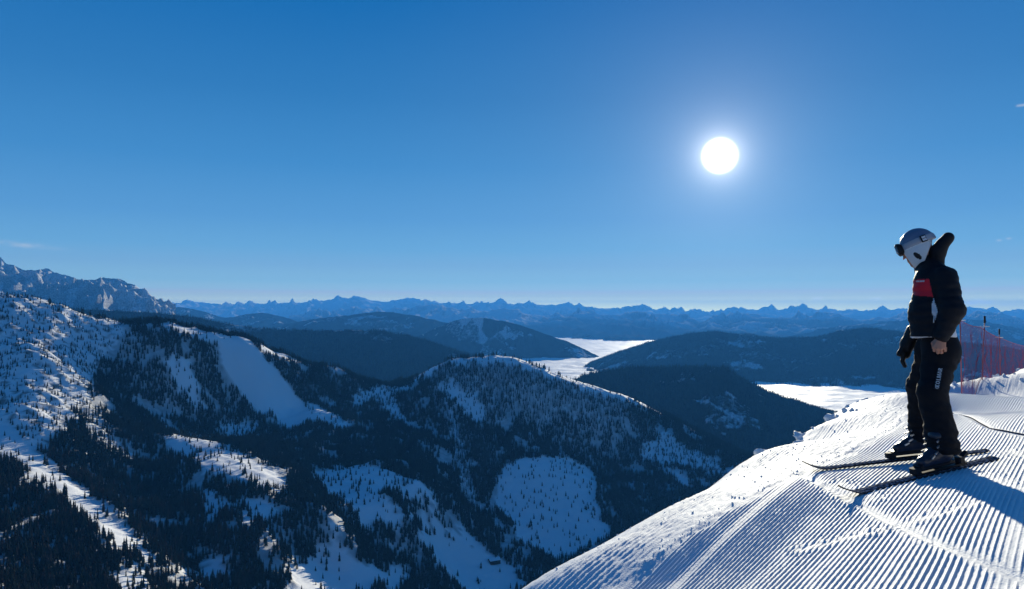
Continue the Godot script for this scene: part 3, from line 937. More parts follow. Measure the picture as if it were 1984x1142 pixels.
func build_fog_sea() -> void:
	var v := PackedVector3Array()
	var idx := PackedInt32Array()
	var cols := 260
	var rows := 220
	for j in rows + 1:
		var d := 2600.0 * pow(45000.0 / 2600.0, float(j) / rows)
		for i in cols + 1:
			var a := lerpf(-1.1, 1.1, float(i) / cols)
			var x := a * d
			var y := -520.0 + noise_a.get_noise_2d(x * 0.22, d * 0.42) * 15.0 + noise_b.get_noise_2d(x * 0.16, d * 0.4) * 8.0
			v.append(Vector3(x, y, -d))
	for j in rows:
		for i in cols:
			var k := j * (cols + 1) + i
			idx.append_array([k, k + cols + 1, k + 1, k + 1, k + cols + 1, k + cols + 2])
	tag(put("valley_fog", array_mesh(v, smooth_normals(v, idx), idx), M.fog_top), "level white sea of fog filling the valleys", "fog", "", "structure")

# ---------------------------------------------------------------- groomed ridge in front

var ridge: Array
const GROOVE := 0.029

func run_to_world(u: float, v: float) -> Vector2:
	return Vector2(u * sin(RUN_TURN) + v * cos(RUN_TURN), -u * cos(RUN_TURN) + v * sin(RUN_TURN))

func world_to_run(x: float, z: float) -> Vector2:
	return Vector2(x * sin(RUN_TURN) - z * cos(RUN_TURN), x * cos(RUN_TURN) + z * sin(RUN_TURN))

func seg_gap(p: Vector2, a: Vector2, b: Vector2) -> Vector2:
	# distance from a segment (signed by side) and how far along
	var ab := b - a
	var t := clampf((p - a).dot(ab) / ab.length_squared(), 0.0, 1.0)
	var q := p - (a + ab * t)
	return Vector2(q.length() * signf(ab.cross(q)), t)

func ridge_base(u: float, v: float) -> float:
	var vv := maxf(v, -6.0)
	var uu := minf(u, 34.0)
	var p := run_to_world(uu, vv)
	var h := plate_at(ridge, p.x, p.y)
	if v < -6.0:
		h -= (-6.0 - v) * 0.75
	if u > 34.0:
		h -= (u - 34.0) * 0.45
	return h

func groomed(u: float, v: float) -> float:
	# how much of the corduroy there is, 0 to 1
	var left := lerpf(-2.16, -1.72, smoothstep(3.4, 8.0, u)) + noise_b.get_noise_2d(u * 60.0, 5.0) * 0.05
	var k := smoothstep(left, left + 0.07, v)
	k *= 1.0 - smoothstep(12.0, 13.4, u + noise_b.get_noise_2d(u * 40.0, v * 40.0) * 0.5 - maxf(0.0, -1.7 - v) * 1.5)
	return k

func ridge_detail(u: float, v: float) -> float:
	var p := Vector2(u, v)
	var g := groomed(u, v)
	var fine := noise_b.get_noise_2d(u * 420.0, v * 420.0)
	var mid := noise_a.get_noise_2d(u * 130.0, v * 130.0)
	var h := 0.0
	# skis and edges that have crossed the corduroy
	var wipe := 0.0
	var cut := 0.0
	for s in [[Vector2(6.25, -1.95), Vector2(5.22, -1.23), 0.030], [Vector2(5.22, -1.23), Vector2(4.23, -0.67), 0.022], [Vector2(4.23, -0.67), Vector2(3.2, 0.02), 0.022], [Vector2(11.0, -1.46), Vector2(8.46, -0.80), 0.028], [Vector2(8.46, -0.80), Vector2(7.2, -0.22), 0.028]]:
		var d := seg_gap(p, s[0], s[1])
		var w: float = s[2]
		var q := absf(d.x) / w
		if q < 4.0:
			cut = maxf(cut, exp(-q * q))
			wipe = maxf(wipe, exp(-q * q * 0.25))
			h += 0.006 * exp(-(q - 2.0) * (q - 2.0) * 1.2) * (0.7 + fine) * signf(d.x + 0.004)
	for s in [[Vector2(4.27, -1.30), Vector2(4.50, -0.96), 0.05], [Vector2(4.50, -0.96), Vector2(4.86, -0.56), 0.06], [Vector2(5.75, -0.62), Vector2(4.85, -0.28), 0.07], [Vector2(6.9, -0.55), Vector2(5.9, -0.2), 0.05], [Vector2(5.75, -1.5), Vector2(5.3, -1.15), 0.08]]:
		var d := seg_gap(p, s[0], s[1])
		var q := absf(d.x) / float(s[2])
		if q < 3.0:
			wipe = maxf(wipe, exp(-q * q) * 0.6)
			h += 0.006 * exp(-(q - 1.2) * (q - 1.2) * 3.0) * (0.5 + fine)
			h += (mid * 0.5 + fine) * 0.004 * exp(-q * q)
	h -= cut * 0.016
	if g > 0.0:
		var drift := noise_a.get_noise_2d(u * 9.0, v * 30.0) * 0.003 + noise_b.get_noise_2d(u * 90.0, v * 60.0) * 0.0010
		var ph := fposmod((v + drift) / GROOVE, 1.0)
		# each ridge leans: a gentle side, a sharp side, then a flat trough
		var wave := smoothstep(0.0, 0.36, ph) * (1.0 - smoothstep(0.38, 0.50, ph))
		var amp := 0.0082 * (0.85 + 0.35 * noise_a.get_noise_2d(u * 16.0, v * 40.0))
		var lane := absf(fposmod(v + 0.30, 1.55) - 0.775)
		amp *= 1.0 - 0.75 * exp(-pow((lane - 0.775) / 0.05, 2.0))
		h += wave * amp * g * (1.0 - wipe)
		h += fine * 0.0018 * g
	if g < 1.0:
		var o := 1.0 - g
		h += (mid * 0.009 + fine * 0.006) * o
		# shallow combed lines that an earlier pass left
		var band := exp(-pow((v + 2.55) / 0.25, 2.0)) * smoothstep(11.0, 8.0, u)
		h += 0.004 * cos(TAU * v / 0.045) * band * o
		# crumbs thrown out along the edge of the last pass
		var left := lerpf(-2.16, -1.72, smoothstep(3.4, 8.0, u))
		var lip := exp(-pow((v - left + 0.05) / 0.045, 2.0))
		h += lip * (0.004 + 0.011 * maxf(0.0, noise_b.get_noise_2d(u * 300.0, v * 90.0))) * smoothstep(14.0, 10.0, u)
		# bank of blade spoil along the drop
		var bank := exp(-pow((v + 3.15) / 0.34, 2.0)) * smoothstep(7.6, 9.2, u)
		var lumps := maxf(0.0, noise_r.get_noise_2d(u * 120.0, v * 120.0) + 0.2) + maxf(0.0, mid) * 0.8
		h += bank * (0.05 + 0.06 * lumps) * smoothstep(-4.6, -3.3, v)
		# windrow behind the net
		var row := exp(-pow((v + 2.0 + 0.02 * (u - 20.0)) / 0.75, 2.0)) * smoothstep(16.5, 19.0, u)
		h += row * (0.16 + 0.10 * lumps)
		# trodden hollow
		h -= 0.09 * exp(-pow((u - 8.55) / 0.32, 2.0) - pow((v + 2.06) / 0.12, 2.0))
	return h

func ridge_height(x: float, z: float) -> float:
	var r := world_to_run(x, z)
	return ridge_base(r.x, r.y) + ridge_detail(r.x, r.y)

func steps_along(edges: Array) -> PackedFloat32Array:
	# [from, step, to, step, to ...]; the step grows evenly inside each stretch
	var o := PackedFloat32Array([edges[0]])
	var k := 1
	while k + 2 < edges.size() + 1 and k + 1 < edges.size():
		var s0: float = edges[k]
		var stop: float = edges[k + 1]
		var s1: float = edges[k + 2] if k + 2 < edges.size() else s0
		var from := o[-1]
		while o[-1] < stop - 1e-4:
			var f := (o[-1] - from) / (stop - from)
			o.append(minf(stop, o[-1] + lerpf(s0, s1, f)))
		k += 2
	return o

func build_ridge() -> void:
	ridge = plate(ridge_points(), 10.0, 2e-3)
	var us := steps_along([-6.0, 0.6, 2.2, 0.035, 8.0, 0.05, 14.0, 0.14, 34.0, 2.0, 60.0])
	us = steps_along([-6.0, 0.8, 2.0, 0.1, 2.6, 0.03, 7.5, 0.045, 14.0, 0.13, 34.0, 2.0, 60.0, 4.0])
	var vs := steps_along([-420.0, 30.0, -20.0, 1.0, -5.0, 0.05, -2.35, 0.0042, 0.42, 0.0042, 0.43, 0.2, 3.0, 1.5, 12.0, 1.5])
	print("ridge grid ", us.size(), " x ", vs.size())
	var nu := us.size()
	var nv := vs.size()
	var v := PackedVector3Array()
	v.resize(nu * nv)
	# the smooth shape is worked out every few columns and read in between
	for i in nu:
		var u := us[i]
		var ja := 0
		var ha := ridge_base(u, vs[0])
		while ja < nv - 1:
			var jb := ja + 1
			while jb < nv - 1 and vs[jb] - vs[ja] < 0.12:
				jb += 1
			var hb := ridge_base(u, vs[jb])
			for j in range(ja, jb + (1 if jb == nv - 1 else 0)):
				var f := (vs[j] - vs[ja]) / (vs[jb] - vs[ja])
				var p := run_to_world(u, vs[j])
				var h := lerpf(ha, hb, f)
				if vs[j] > -6.0 and u > 1.5 and vs[j] < 4.0:
					h += ridge_detail(u, vs[j])
				v[i * nv + j] = Vector3(p.x, h, p.y)
			ja = jb
			ha = hb
	var idx := PackedInt32Array()
	idx.resize((nu - 1) * (nv - 1) * 6)
	var w := 0
	for i in nu - 1:
		for j in nv - 1:
			var k := i * nv + j
			idx[w] = k
			idx[w + 1] = k + nv
			idx[w + 2] = k + 1
			idx[w + 3] = k + nv
			idx[w + 4] = k + nv + 1
			idx[w + 5] = k + 1
			w += 6
	tag(put("groomed_ground", array_mesh(v, smooth_normals(v, idx), idx), M.snow), "groomed snow ridge combed into fine parallel grooves", "ski slope", "", "structure")

func clod_mesh(seed_: int) -> ArrayMesh:
	var s := SphereMesh.new()
	s.radius = 1.0
	s.height = 2.0
	s.radial_segments = 12
	s.rings = 7
	var a := s.get_mesh_arrays()
	var v: PackedVector3Array = a[Mesh.ARRAY_VERTEX]
	for i in v.size():
		var p := v[i]
		var n := noise_a.get_noise_3d(p.x * 60.0 + seed_ * 50.0, p.y * 60.0, p.z * 60.0) + 0.6 * noise_b.get_noise_3d(p.x * 50.0 + seed_ * 31.0, p.y * 50.0, p.z * 50.0)
		v[i] = p * (1.0 + 0.85 * n) * Vector3(1.0, 0.75, 0.85)
	var idx: PackedInt32Array = a[Mesh.ARRAY_INDEX]
	return array_mesh(v, smooth_normals(v, idx), idx)

func build_clods() -> void:
	var places := []
	for i in 740:
		# crumbs along the lip, lumps along the drop and behind the net
		var u: float
		var v: float
		var r: float
		if i < 220:
			u = rng.randf_range(3.0, 10.0)
			v = lerpf(-2.16, -1.72, smoothstep(3.4, 8.0, u)) - absf(rng.randfn(0.05, 0.06))
			r = rng.randf_range(0.002, 0.0065)
		elif i < 360:
			u = rng.randf_range(3.2, 12.0)
			v = rng.randf_range(-3.0, -1.9)
			r = rng.randf_range(0.003, 0.010)
		elif i < 600:
			u = rng.randf_range(8.0, 19.0)
			v = -3.15 + rng.randfn(0.0, 0.22)
			r = rng.randf_range(0.010, 0.036) * (1.0 if rng.randf() < 0.9 else 1.5)
		else:
			u = rng.randf_range(17.0, 33.0)
			v = -2.0 - 0.02 * (u - 20.0) + rng.randfn(0.0, 0.5)
			r = rng.randf_range(0.025, 0.085)
		var p := run_to_world(u, v)
		var y := ridge_height(p.x, p.y)
		var b := Basis.from_euler(Vector3(rng.randf() * TAU, rng.randf() * TAU, rng.randf() * TAU)).scaled(Vector3.ONE * r)
		places.append(Transform3D(b, Vector3(p.x, y + r * 0.15, p.y)))
	var mm := MultiMesh.new()
	mm.transform_format = MultiMesh.TRANSFORM_3D
	mm.mesh = clod_mesh(3)
	mm.instance_count = places.size()
	for i in places.size():
		mm.set_instance_transform(i, places[i])
	var o := MultiMeshInstance3D.new()
	o.name = numbered("snow_crumbs")
	o.multimesh = mm
	o.material_override = M.snow
	add_child(o)
	tag(o, "loose white snow crumbs and lumps strewn along the edge", "snow", "", "stuff")
	# the big slabs that stand up on the lip
	var big := [[8.05, -2.86, 0.075], [8.25, -2.92, 0.055], [8.9, -2.95, 0.07], [9.45, -2.9, 0.06], [9.9, -3.0, 0.085], [10.6, -2.95, 0.06], [11.3, -3.0, 0.08]]
	for i in big.size():
		var b: Array = big[i]
		var p := run_to_world(b[0], b[1])
		var y := ridge_height(p.x, p.y)
		var s := put("snow_chunk", clod_mesh(10 + i), M.snow)
		s.position = Vector3(p.x, y + b[2] * 0.12, p.y)
		s.scale = Vector3(b[2] * 1.25, b[2] * 0.85, b[2])
		s.rotation = Vector3(rng.randf_range(-0.4, 0.4), rng.randf() * TAU, rng.randf_range(-0.4, 0.4))
		tag(s, "broken white chunk of snow lying on the drop-off edge of the run", "snow chunk", "snow chunks on the edge")

# ---------------------------------------------------------------- safety net, seam shadow, farmhouse

func build_fence() -> void:
	var line := [at_run(1862, 12.8), at_run(1900, 15.0), at_run(1937, 18.6), at_run(1990, 23.0), at_run(2060, 29.0)]
	var root := base("safety_fence", line[0])
	tag(root, "red net safety fence on thin striped poles along the snow bank", "fence")
	var tops := []
	for i in line.size():
		var p: Vector3 = line[i] - line[0]
		var h: float = [-0.05, -0.20, -0.54, -0.97, -1.60][i] - line[i].y
		var lean := Vector3(0.03 if i % 2 else -0.02, 0, 0.02)
		var st := new_st(1)
		add_tube(st, PackedVector3Array([p + Vector3(0, -0.3, 0), p + lean + Vector3(0, h * 0.5, 0), p + lean * 2.0 + Vector3(0, h, 0)]), 0.010, 8)
		var post := put("post", finish(st), M.pole_red, root)
		var cap := new_st(1)
		add_tube(cap, PackedVector3Array([p + lean * 2.0 + Vector3(0, h - 0.02, 0), p + lean * 2.0 + Vector3(0, h + 0.12, 0)]), 0.019, 8)
		put("cap", finish(cap), M.black_cloth, post)
		var clip := new_st(1)
		add_tube(clip, PackedVector3Array([p + lean * 2.0 + Vector3(-0.09, h - 0.09, 0), p + lean * 2.0 + Vector3(0.09, h - 0.09, 0)]), 0.012, 6)
		put("hook", finish(clip), M.white_cloth, post)
		tops.append(h)
	# the net itself: knotted strands, sagging between the poles
	for s in line.size() - 1:
		var st := new_st(-1)
		var a: Vector3 = line[s] - line[0]
		var b: Vector3 = line[s + 1] - line[0]
		var run := (b - a).length()
		var across := (b - a).cross(Vector3.UP).normalized()
		var n := int(run / 0.055)
		var m := 25
		var grid := []
		for i in n + 1:
			var f := float(i) / n
			var foot := a.lerp(b, f)
			var wpos: Vector3 = foot + line[0]
			foot.y = ridge_height(wpos.x, wpos.z) - line[0].y + 0.03
			var hh := lerpf(tops[s], tops[s + 1], f) - 0.10 - 0.03 * sin(PI * f)
			var top := lerpf(a.y, b.y, f) + hh
			var col := PackedVector3Array()
			for j in m + 1:
				var g := float(j) / m
				var sway := 0.04 * sin(PI * g) * noise_a.get_noise_2d(i * 4.0 + s * 90.0, j * 8.0) * 2.0
				var slack := 0.012 * noise_b.get_noise_2d(i * 30.0, j * 30.0)
				col.append(Vector3(foot.x, lerpf(foot.y, top, g) + slack, foot.z) + across * sway)
			grid.append(col)
		var wdt := 0.0007
		for i in n + 1:
			for j in m + 1:
				var p: Vector3 = grid[i][j]
				if i < n and j < m:
					strand(st, p, grid[i + 1][j + 1], wdt)
				if i < n and j > 0:
					strand(st, p, grid[i + 1][j - 1], wdt)
		put("net", finish(st), M.net_red, root)
		for edge in [0, m]:
			var path := PackedVector3Array()
			for i in n + 1:
				path.append(grid[i][edge])
			var rope := new_st(1)
			add_tube(rope, path, 0.005, 5)
			put("rope", finish(rope), M.net_red, root)

func strand(st: SurfaceTool, a: Vector3, b: Vector3, w: float) -> void:
	var d := (b - a).normalized()
	var s := d.cross(Vector3(0.3, 0.2, 1.0)).normalized() * w
	var t := d.cross(s).normalized() * w
	quad(st, a + s, b + s, b - s, a - s)
	quad(st, a + t, b + t, b - t, a - t)

func at_run(bearing: float, depth: float) -> Vector3:
	var x := (bearing - 992.0) / FOCAL * depth
	return Vector3(x, ridge_height(x, -depth), -depth)

func build_seam_shadow() -> void:  # a dark strip laid along a ski track as its painted shadow
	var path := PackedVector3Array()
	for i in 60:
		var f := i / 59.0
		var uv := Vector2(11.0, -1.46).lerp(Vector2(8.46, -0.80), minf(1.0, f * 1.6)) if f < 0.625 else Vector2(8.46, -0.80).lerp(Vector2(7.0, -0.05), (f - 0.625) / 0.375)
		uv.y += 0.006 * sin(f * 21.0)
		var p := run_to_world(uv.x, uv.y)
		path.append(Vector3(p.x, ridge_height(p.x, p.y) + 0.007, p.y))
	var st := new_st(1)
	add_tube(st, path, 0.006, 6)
	tag(put("seam_shadow", finish(st), M.seam_shadow_blue), "dark blue strip painted in as the shadow of a track seam behind the skier", "seam_shadow")

func gable_house(called: String, label: String, where: Vector3, turn: float, s: Vector3) -> void:
	var root := base(called, where, turn)
	tag(root, label, "farmhouse")
	var w := s.x * 0.5
	var d := s.z * 0.5
	var st := new_st(-1)
	add_box(st, Transform3D(Basis(), Vector3(0, s.y * 0.5 - 1.0, 0)), Vector3(s.x, s.y + 2.0, s.z))
	put("wall", finish(st), M.dark_timber, root)
	st = new_st(-1)
	for k in [-1.0, 1.0]:
		quad(st, Vector3(k * w, s.y, -d), Vector3(k * w, s.y, d), Vector3(k * w, s.y + 0.01, d), Vector3(k * w, s.y + 0.01, -d))
	var peak := s.y + s.z * 0.26
	for k in [-1.0, 1.0]:
		tri(st, Vector3(k * w, s.y, -d * k), Vector3(k * w, peak, 0), Vector3(k * w, s.y, d * k))
	put("gable", finish(st), M.dark_timber, root)
	for k in [-1.0, 1.0]:
		st = new_st(-1)
		var slope := Vector3(0, s.y - peak, k * d).normalized()
		var mid := Vector3(0, (s.y + peak) * 0.5 + 0.25, k * d * 0.5 + k * 0.3)
		var up := Vector3(1, 0, 0).cross(slope).normalized()
		if up.y < 0.0: up = -up
		add_box(st, Transform3D(Basis(Vector3(1, 0, 0), up, Vector3(1, 0, 0).cross(up)), mid), Vector3(s.x + 1.6, 0.5, (Vector3(0, s.y - peak, d)).length() + 1.4), 0.05)
		put("roof", finish(st), M.roof_snow, root)
	for i in 4:
		st = new_st(-1)
		add_box(st, Transform3D(Basis(), Vector3(-w + s.x * (i + 0.6) / 4.2, s.y * 0.55, d + 0.03)), Vector3(1.1, 1.2, 0.1))
		put("window", finish(st), M.window_glass, root)
	st = new_st(-1)
	add_box(st, Transform3D(Basis(), Vector3(w * 0.3, peak + 0.5, 0.6)), Vector3(0.8, 2.0, 0.8))
	put("chimney", finish(st), M.dark_timber, root)

# ---------------------------------------------------------------- skier

# joints are laid out in the figure's own axes: +x behind the back, +y up, +z towards the left hand

func pill(p: Vector3, a: Vector3, b: Vector3, ra: float, rb: float) -> float:
	var ab := b - a
	var t := clampf((p - a).dot(ab) / ab.length_squared(), 0.0, 1.0)
	return p.distance_to(a + ab * t) - lerpf(ra, rb, t)

func join(a: float, b: float, k: float) -> float:
	var h := maxf(k - absf(a - b), 0.0) / k
	return minf(a, b) - h * h * k * 0.25

func bulb(p: Vector3, c: Vector3, r: Vector3) -> float:
	var q := (p - c) / r
	var l := q.length()
	if l < 1e-5:
		return -minf(r.x, minf(r.y, r.z))
	var g := ((p - c) / (r * r)).length()
	return l * (l - 1.0) / g

# surface nets over a distance field; pick(centre) sorts the faces into parts
func nets(f: Callable, lo: Vector3, hi: Vector3, c: float, pick = null) -> Dictionary:
	var nx := int((hi.x - lo.x) / c) + 2
	var ny := int((hi.y - lo.y) / c) + 2
	var nz := int((hi.z - lo.z) / c) + 2
	var val := PackedFloat32Array()
	val.resize(nx * ny * nz)
	var B := 4
	var reach := c * B * 0.5 * 1.75 + 0.012
	for bz in range(0, nz, B):
		for by in range(0, ny, B):
			for bx in range(0, nx, B):
				var mid := lo + Vector3(bx + 1.5, by + 1.5, bz + 1.5) * c
				var d: float = f.call(mid)
				var far := absf(d) > reach
				for z in range(bz, mini(bz + B, nz)):
					for y in range(by, mini(by + B, ny)):
						var row := (z * ny + y) * nx
						for x in range(bx, mini(bx + B, nx)):
							val[row + x] = d if far else f.call(lo + Vector3(x, y, z) * c)
	var cell := PackedInt32Array()
	cell.resize(val.size())
	cell.fill(-1)
	var v := PackedVector3Array()
	var sx := 1
	var sy := nx
	var sz := nx * ny
	var corner := PackedInt32Array([0, sx, sy, sx + sy, sz, sx + sz, sy + sz, sx + sy + sz])
	var offs := [Vector3(0, 0, 0), Vector3(1, 0, 0), Vector3(0, 1, 0), Vector3(1, 1, 0), Vector3(0, 0, 1), Vector3(1, 0, 1), Vector3(0, 1, 1), Vector3(1, 1, 1)]
	var edges := [[0, 1], [2, 3], [4, 5], [6, 7], [0, 2], [1, 3], [4, 6], [5, 7], [0, 4], [1, 5], [2, 6], [3, 7]]
	for z in nz - 1:
		for y in ny - 1:
			for x in nx - 1:
				var k := z * sz + y * sy + x
				var s := 0
				for q in 8:
					if val[k + corner[q]] < 0.0: s += 1
				if s == 0 or s == 8:
					continue
				var sum := Vector3.ZERO
				var n := 0
				for e in edges:
					var da := val[k + corner[e[0]]]
					var db := val[k + corner[e[1]]]
					if (da < 0.0) != (db < 0.0):
						var oa: Vector3 = offs[e[0]]
						var ob: Vector3 = offs[e[1]]
						sum += oa.lerp(ob, da / (da - db))
						n += 1
				cell[k] = v.size()
				v.append(lo + (Vector3(x, y, z) + sum / n) * c)
	var idx := PackedInt32Array()
	for z in range(1, nz - 1):
		for y in range(1, ny - 1):
			for x in range(1, nx - 1):
				var k := z * sz + y * sy + x
				var inside := val[k] < 0.0
				for axis in 3:
					var step := sx if axis == 0 else (sy if axis == 1 else sz)
					if (val[k + step] < 0.0) == inside:
						continue
					var s1 := sy if axis == 0 else (sz if axis == 1 else sx)
					var s2 := sz if axis == 0 else (sx if axis == 1 else sy)
					var a := cell[k]
					var b := cell[k - s1]
					var d := cell[k - s1 - s2]
					var e := cell[k - s2]
					if a < 0 or b < 0 or d < 0 or e < 0:
						continue
					if inside:
						idx.append_array([a, d, b, a, e, d])
					else:
						idx.append_array([a, b, d, a, d, e])
	var n := smooth_normals(v, idx)
	if pick == null:
		return {"": array_mesh(v, n, idx)}
	var sorted := {}
	for i in range(0, idx.size(), 3):
		var mid := (v[idx[i]] + v[idx[i + 1]] + v[idx[i + 2]]) / 3.0
		var which: String = pick.call(mid)
		if not sorted.has(which):
			sorted[which] = PackedInt32Array()
		sorted[which].append_array([idx[i], idx[i + 1], idx[i + 2]])
	var out := {}
	for which in sorted:
		# keep only the points this part uses
		var map := {}
		var pv := PackedVector3Array()
		var pn := PackedVector3Array()
		var pi := PackedInt32Array()
		for i in sorted[which]:
			if not map.has(i):
				map[i] = pv.size()
				pv.append(v[i])
				pn.append(n[i])
			pi.append(map[i])
		out[which] = array_mesh(pv, pn, pi)
	return out

const HEAD := Vector3(-0.090, 1.700, 0.0)
const TILT := 0.31   # head bowed

func to_head(p: Vector3) -> Vector3:
	# head axes: +x to the back of the head, +y to the crown, turned forward about z
	var q := p - HEAD
	var c := cos(TILT)
	var s := sin(TILT)
	return Vector3(q.x * c + q.y * s, -q.x * s + q.y * c, q.z)

func from_head(q: Vector3) -> Vector3:
	var c := cos(TILT)
	var s := sin(TILT)
	return HEAD + Vector3(q.x * c - q.y * s, q.x * s + q.y * c, q.z)

func cloth_folds(p: Vector3, a: float) -> float:
	return noise_b.get_noise_3d(p.x * 210.0, p.y * 330.0 + p.x * 140.0, p.z * 210.0) * a + noise_a.get_noise_3d(p.x * 420.0, p.y * 800.0, p.z * 420.0) * a

# near (left) and far (right) limb joints
const SH_L := Vector3(0.085, 1.455, 0.185)
const EL_L := Vector3(0.135, 1.215, 0.265)
const WR_L := Vector3(0.065, 1.035, 0.270)
const SH_R := Vector3(0.045, 1.455, -0.185)
const EL_R := Vector3(0.00, 1.205, -0.265)
const WR_R := Vector3(-0.145, 1.000, -0.205)
const HIP_L := Vector3(0.060, 0.905, 0.100)
const KN_L := Vector3(-0.005, 0.615, 0.235)
var AN_L := Vector3(0.055, 0.200, 0.190)
const HIP_R := Vector3(0.010, 0.905, -0.100)
const KN_R := Vector3(-0.085, 0.615, -0.245)
var AN_R := Vector3(-0.105, 0.240, -0.280)

func jacket_field(p: Vector3) -> float:
	var d := 9.0
	for s in [-1.0, 1.0]:
		var z: float = s * 0.095
		d = join(d, pill(p, Vector3(0.012, 0.96, z), Vector3(-0.012, 1.20, z), 0.160, 0.140), 0.05)
		d = join(d, pill(p, Vector3(-0.012, 1.20, z), Vector3(0.010, 1.44, z * 0.9), 0.140, 0.125), 0.05)
		d = join(d, pill(p, Vector3(0.01, 1.44, z), Vector3(0.00, 1.535, z * 0.35), 0.115, 0.075), 0.06)
	# upper back
	d = join(d, pill(p, Vector3(0.065, 1.25, -0.08), Vector3(0.085, 1.44, -0.07), 0.10, 0.085), 0.08)
	d = join(d, pill(p, Vector3(0.065, 1.25, 0.08), Vector3(0.085, 1.44, 0.07), 0.10, 0.085), 0.08)
	# collar standing up round the chin
	d = join(d, pill(p, Vector3(-0.02, 1.52, 0), Vector3(-0.055, 1.60, 0), 0.082, 0.070), 0.04)
	# quilting on the body
	var body := p.y < 1.43 and p.y > 1.02
	if body:
		d -= 0.006 * absf(sin(PI * (p.y - 0.02 * p.x) / 0.062)) - 0.003
	d += cloth_folds(p, 0.006)
	var cut := 1.012 - p.y + 0.03 * (p.x - 0.02) - 0.006 * sin(p.z * 20.0)
	d = maxf(d, cut)
	var arms := 9.0
	arms = minf(arms, join(pill(p, SH_L, EL_L, 0.088, 0.076), pill(p, EL_L, WR_L, 0.076, 0.052), 0.03))
	arms = minf(arms, join(pill(p, SH_R, EL_R, 0.088, 0.076), pill(p, EL_R, WR_R, 0.076, 0.052), 0.03))
	arms -= 0.004 * absf(sin(PI * p.y / 0.055))
	arms += cloth_folds(p, 0.009)
	return join(d, arms, 0.025)

func jacket_part(p: Vector3) -> String:
	var on_arm := minf(pill(p, SH_L, EL_L, 0.1, 0.088), pill(p, EL_L, WR_L, 0.088, 0.066)) < 0.008
	if p.y < 1.021 + 0.03 * (p.x - 0.02) and not on_arm:
		return "hem"
	if p.x < 0.045 and not on_arm and p.y > 1.318 + p.x * -0.12 and p.y < 1.432 + 0.02 * sin(p.z * 8.0):
		return "chest_panel"
	if p.z > 0.05 and not on_arm and p.y > 1.10 and p.y < 1.34:
		var w := 0.034 * sin(PI * clampf((p.y - 1.09) / 0.25, 0.0, 1.0)) + 0.006
		if absf(p.x - 0.028 + (1.34 - p.y) * -0.09) < w:
			return "side_panel"
	if p.x > 0.11 and p.y < 1.075 and p.y > 1.02 and not on_arm:
		return "side_panel"
	return "shell"

func trousers_field(p: Vector3) -> float:
	var d := join(pill(p, Vector3(0.045, 0.985, 0.07), HIP_L, 0.125, 0.125), pill(p, Vector3(0.045, 0.985, -0.07), HIP_R, 0.125, 0.125), 0.05)
	var l := join(pill(p, HIP_L, KN_L, 0.122, 0.098), pill(p, KN_L, AN_L, 0.098, 0.114), 0.03)
	var r := join(pill(p, HIP_R, KN_R, 0.122, 0.098), pill(p, KN_R, AN_R, 0.098, 0.106), 0.03)
	d = join(d, join(l, r, 0.02), 0.05)
	d += cloth_folds(p, 0.013) * smoothstep(1.0, 0.8, p.y)
	# gathered folds over the boots
	d -= 0.006 * sin(p.y * 95.0 + p.x * 14.0) * smoothstep(0.46, 0.24, p.y)
	d = maxf(d, (AN_R.y if p.z < 0.0 else AN_L.y) - 0.065 - p.y + 0.1 * (p.x - AN_L.x))
	return maxf(d, p.y - 1.05)

func body_field(p: Vector3) -> float:
	var q := to_head(p)
	# skull, jaw, nose, brow, lips, neck
	var d := bulb(q, Vector3(0.005, 0.015, 0), Vector3(0.098, 0.112, 0.078))
	d = join(d, pill(q, Vector3(-0.045, -0.07, 0), Vector3(-0.068, -0.105, 0), 0.048, 0.026), 0.05)
	d = join(d, pill(q, Vector3(-0.095, 0.0, 0), Vector3(-0.118, -0.040, 0), 0.010, 0.014), 0.02)
	d = join(d, pill(q, Vector3(-0.092, 0.018, -0.035), Vector3(-0.092, 0.018, 0.035), 0.010, 0.010), 0.02)
	d = join(d, pill(q, Vector3(-0.094, -0.072, -0.016), Vector3(-0.094, -0.072, 0.016), 0.010, 0.010), 0.015)
	for s in [-1.0, 1.0]:
		d = join(d, pill(q, Vector3(0.012, 0.01, 0.08 * s), Vector3(0.016, -0.03, 0.078 * s), 0.014, 0.010), 0.008)
	d = join(d, pill(p, Vector3(-0.01, 1.46, 0), Vector3(-0.075, 1.64, 0), 0.066, 0.056), 0.04)
	# trunk and limbs under the clothes
	for s in [-1.0, 1.0]:
		var z: float = s * 0.075
		d = join(d, pill(p, Vector3(0.03, 0.98, z), Vector3(0.0, 1.40, z * 1.2), 0.105, 0.095), 0.05)
	d = join(d, join(pill(p, SH_L, EL_L, 0.055, 0.045), pill(p, EL_L, WR_L, 0.045, 0.030), 0.02), 0.05)
	d = join(d, join(pill(p, SH_R, EL_R, 0.055, 0.045), pill(p, EL_R, WR_R, 0.045, 0.030), 0.02), 0.05)
	d = join(d, join(pill(p, HIP_L, KN_L, 0.080, 0.058), pill(p, KN_L, AN_L, 0.055, 0.040), 0.02), 0.05)
	d = join(d, join(pill(p, HIP_R, KN_R, 0.080, 0.058), pill(p, KN_R, AN_R, 0.055, 0.040), 0.02), 0.05)
	return d

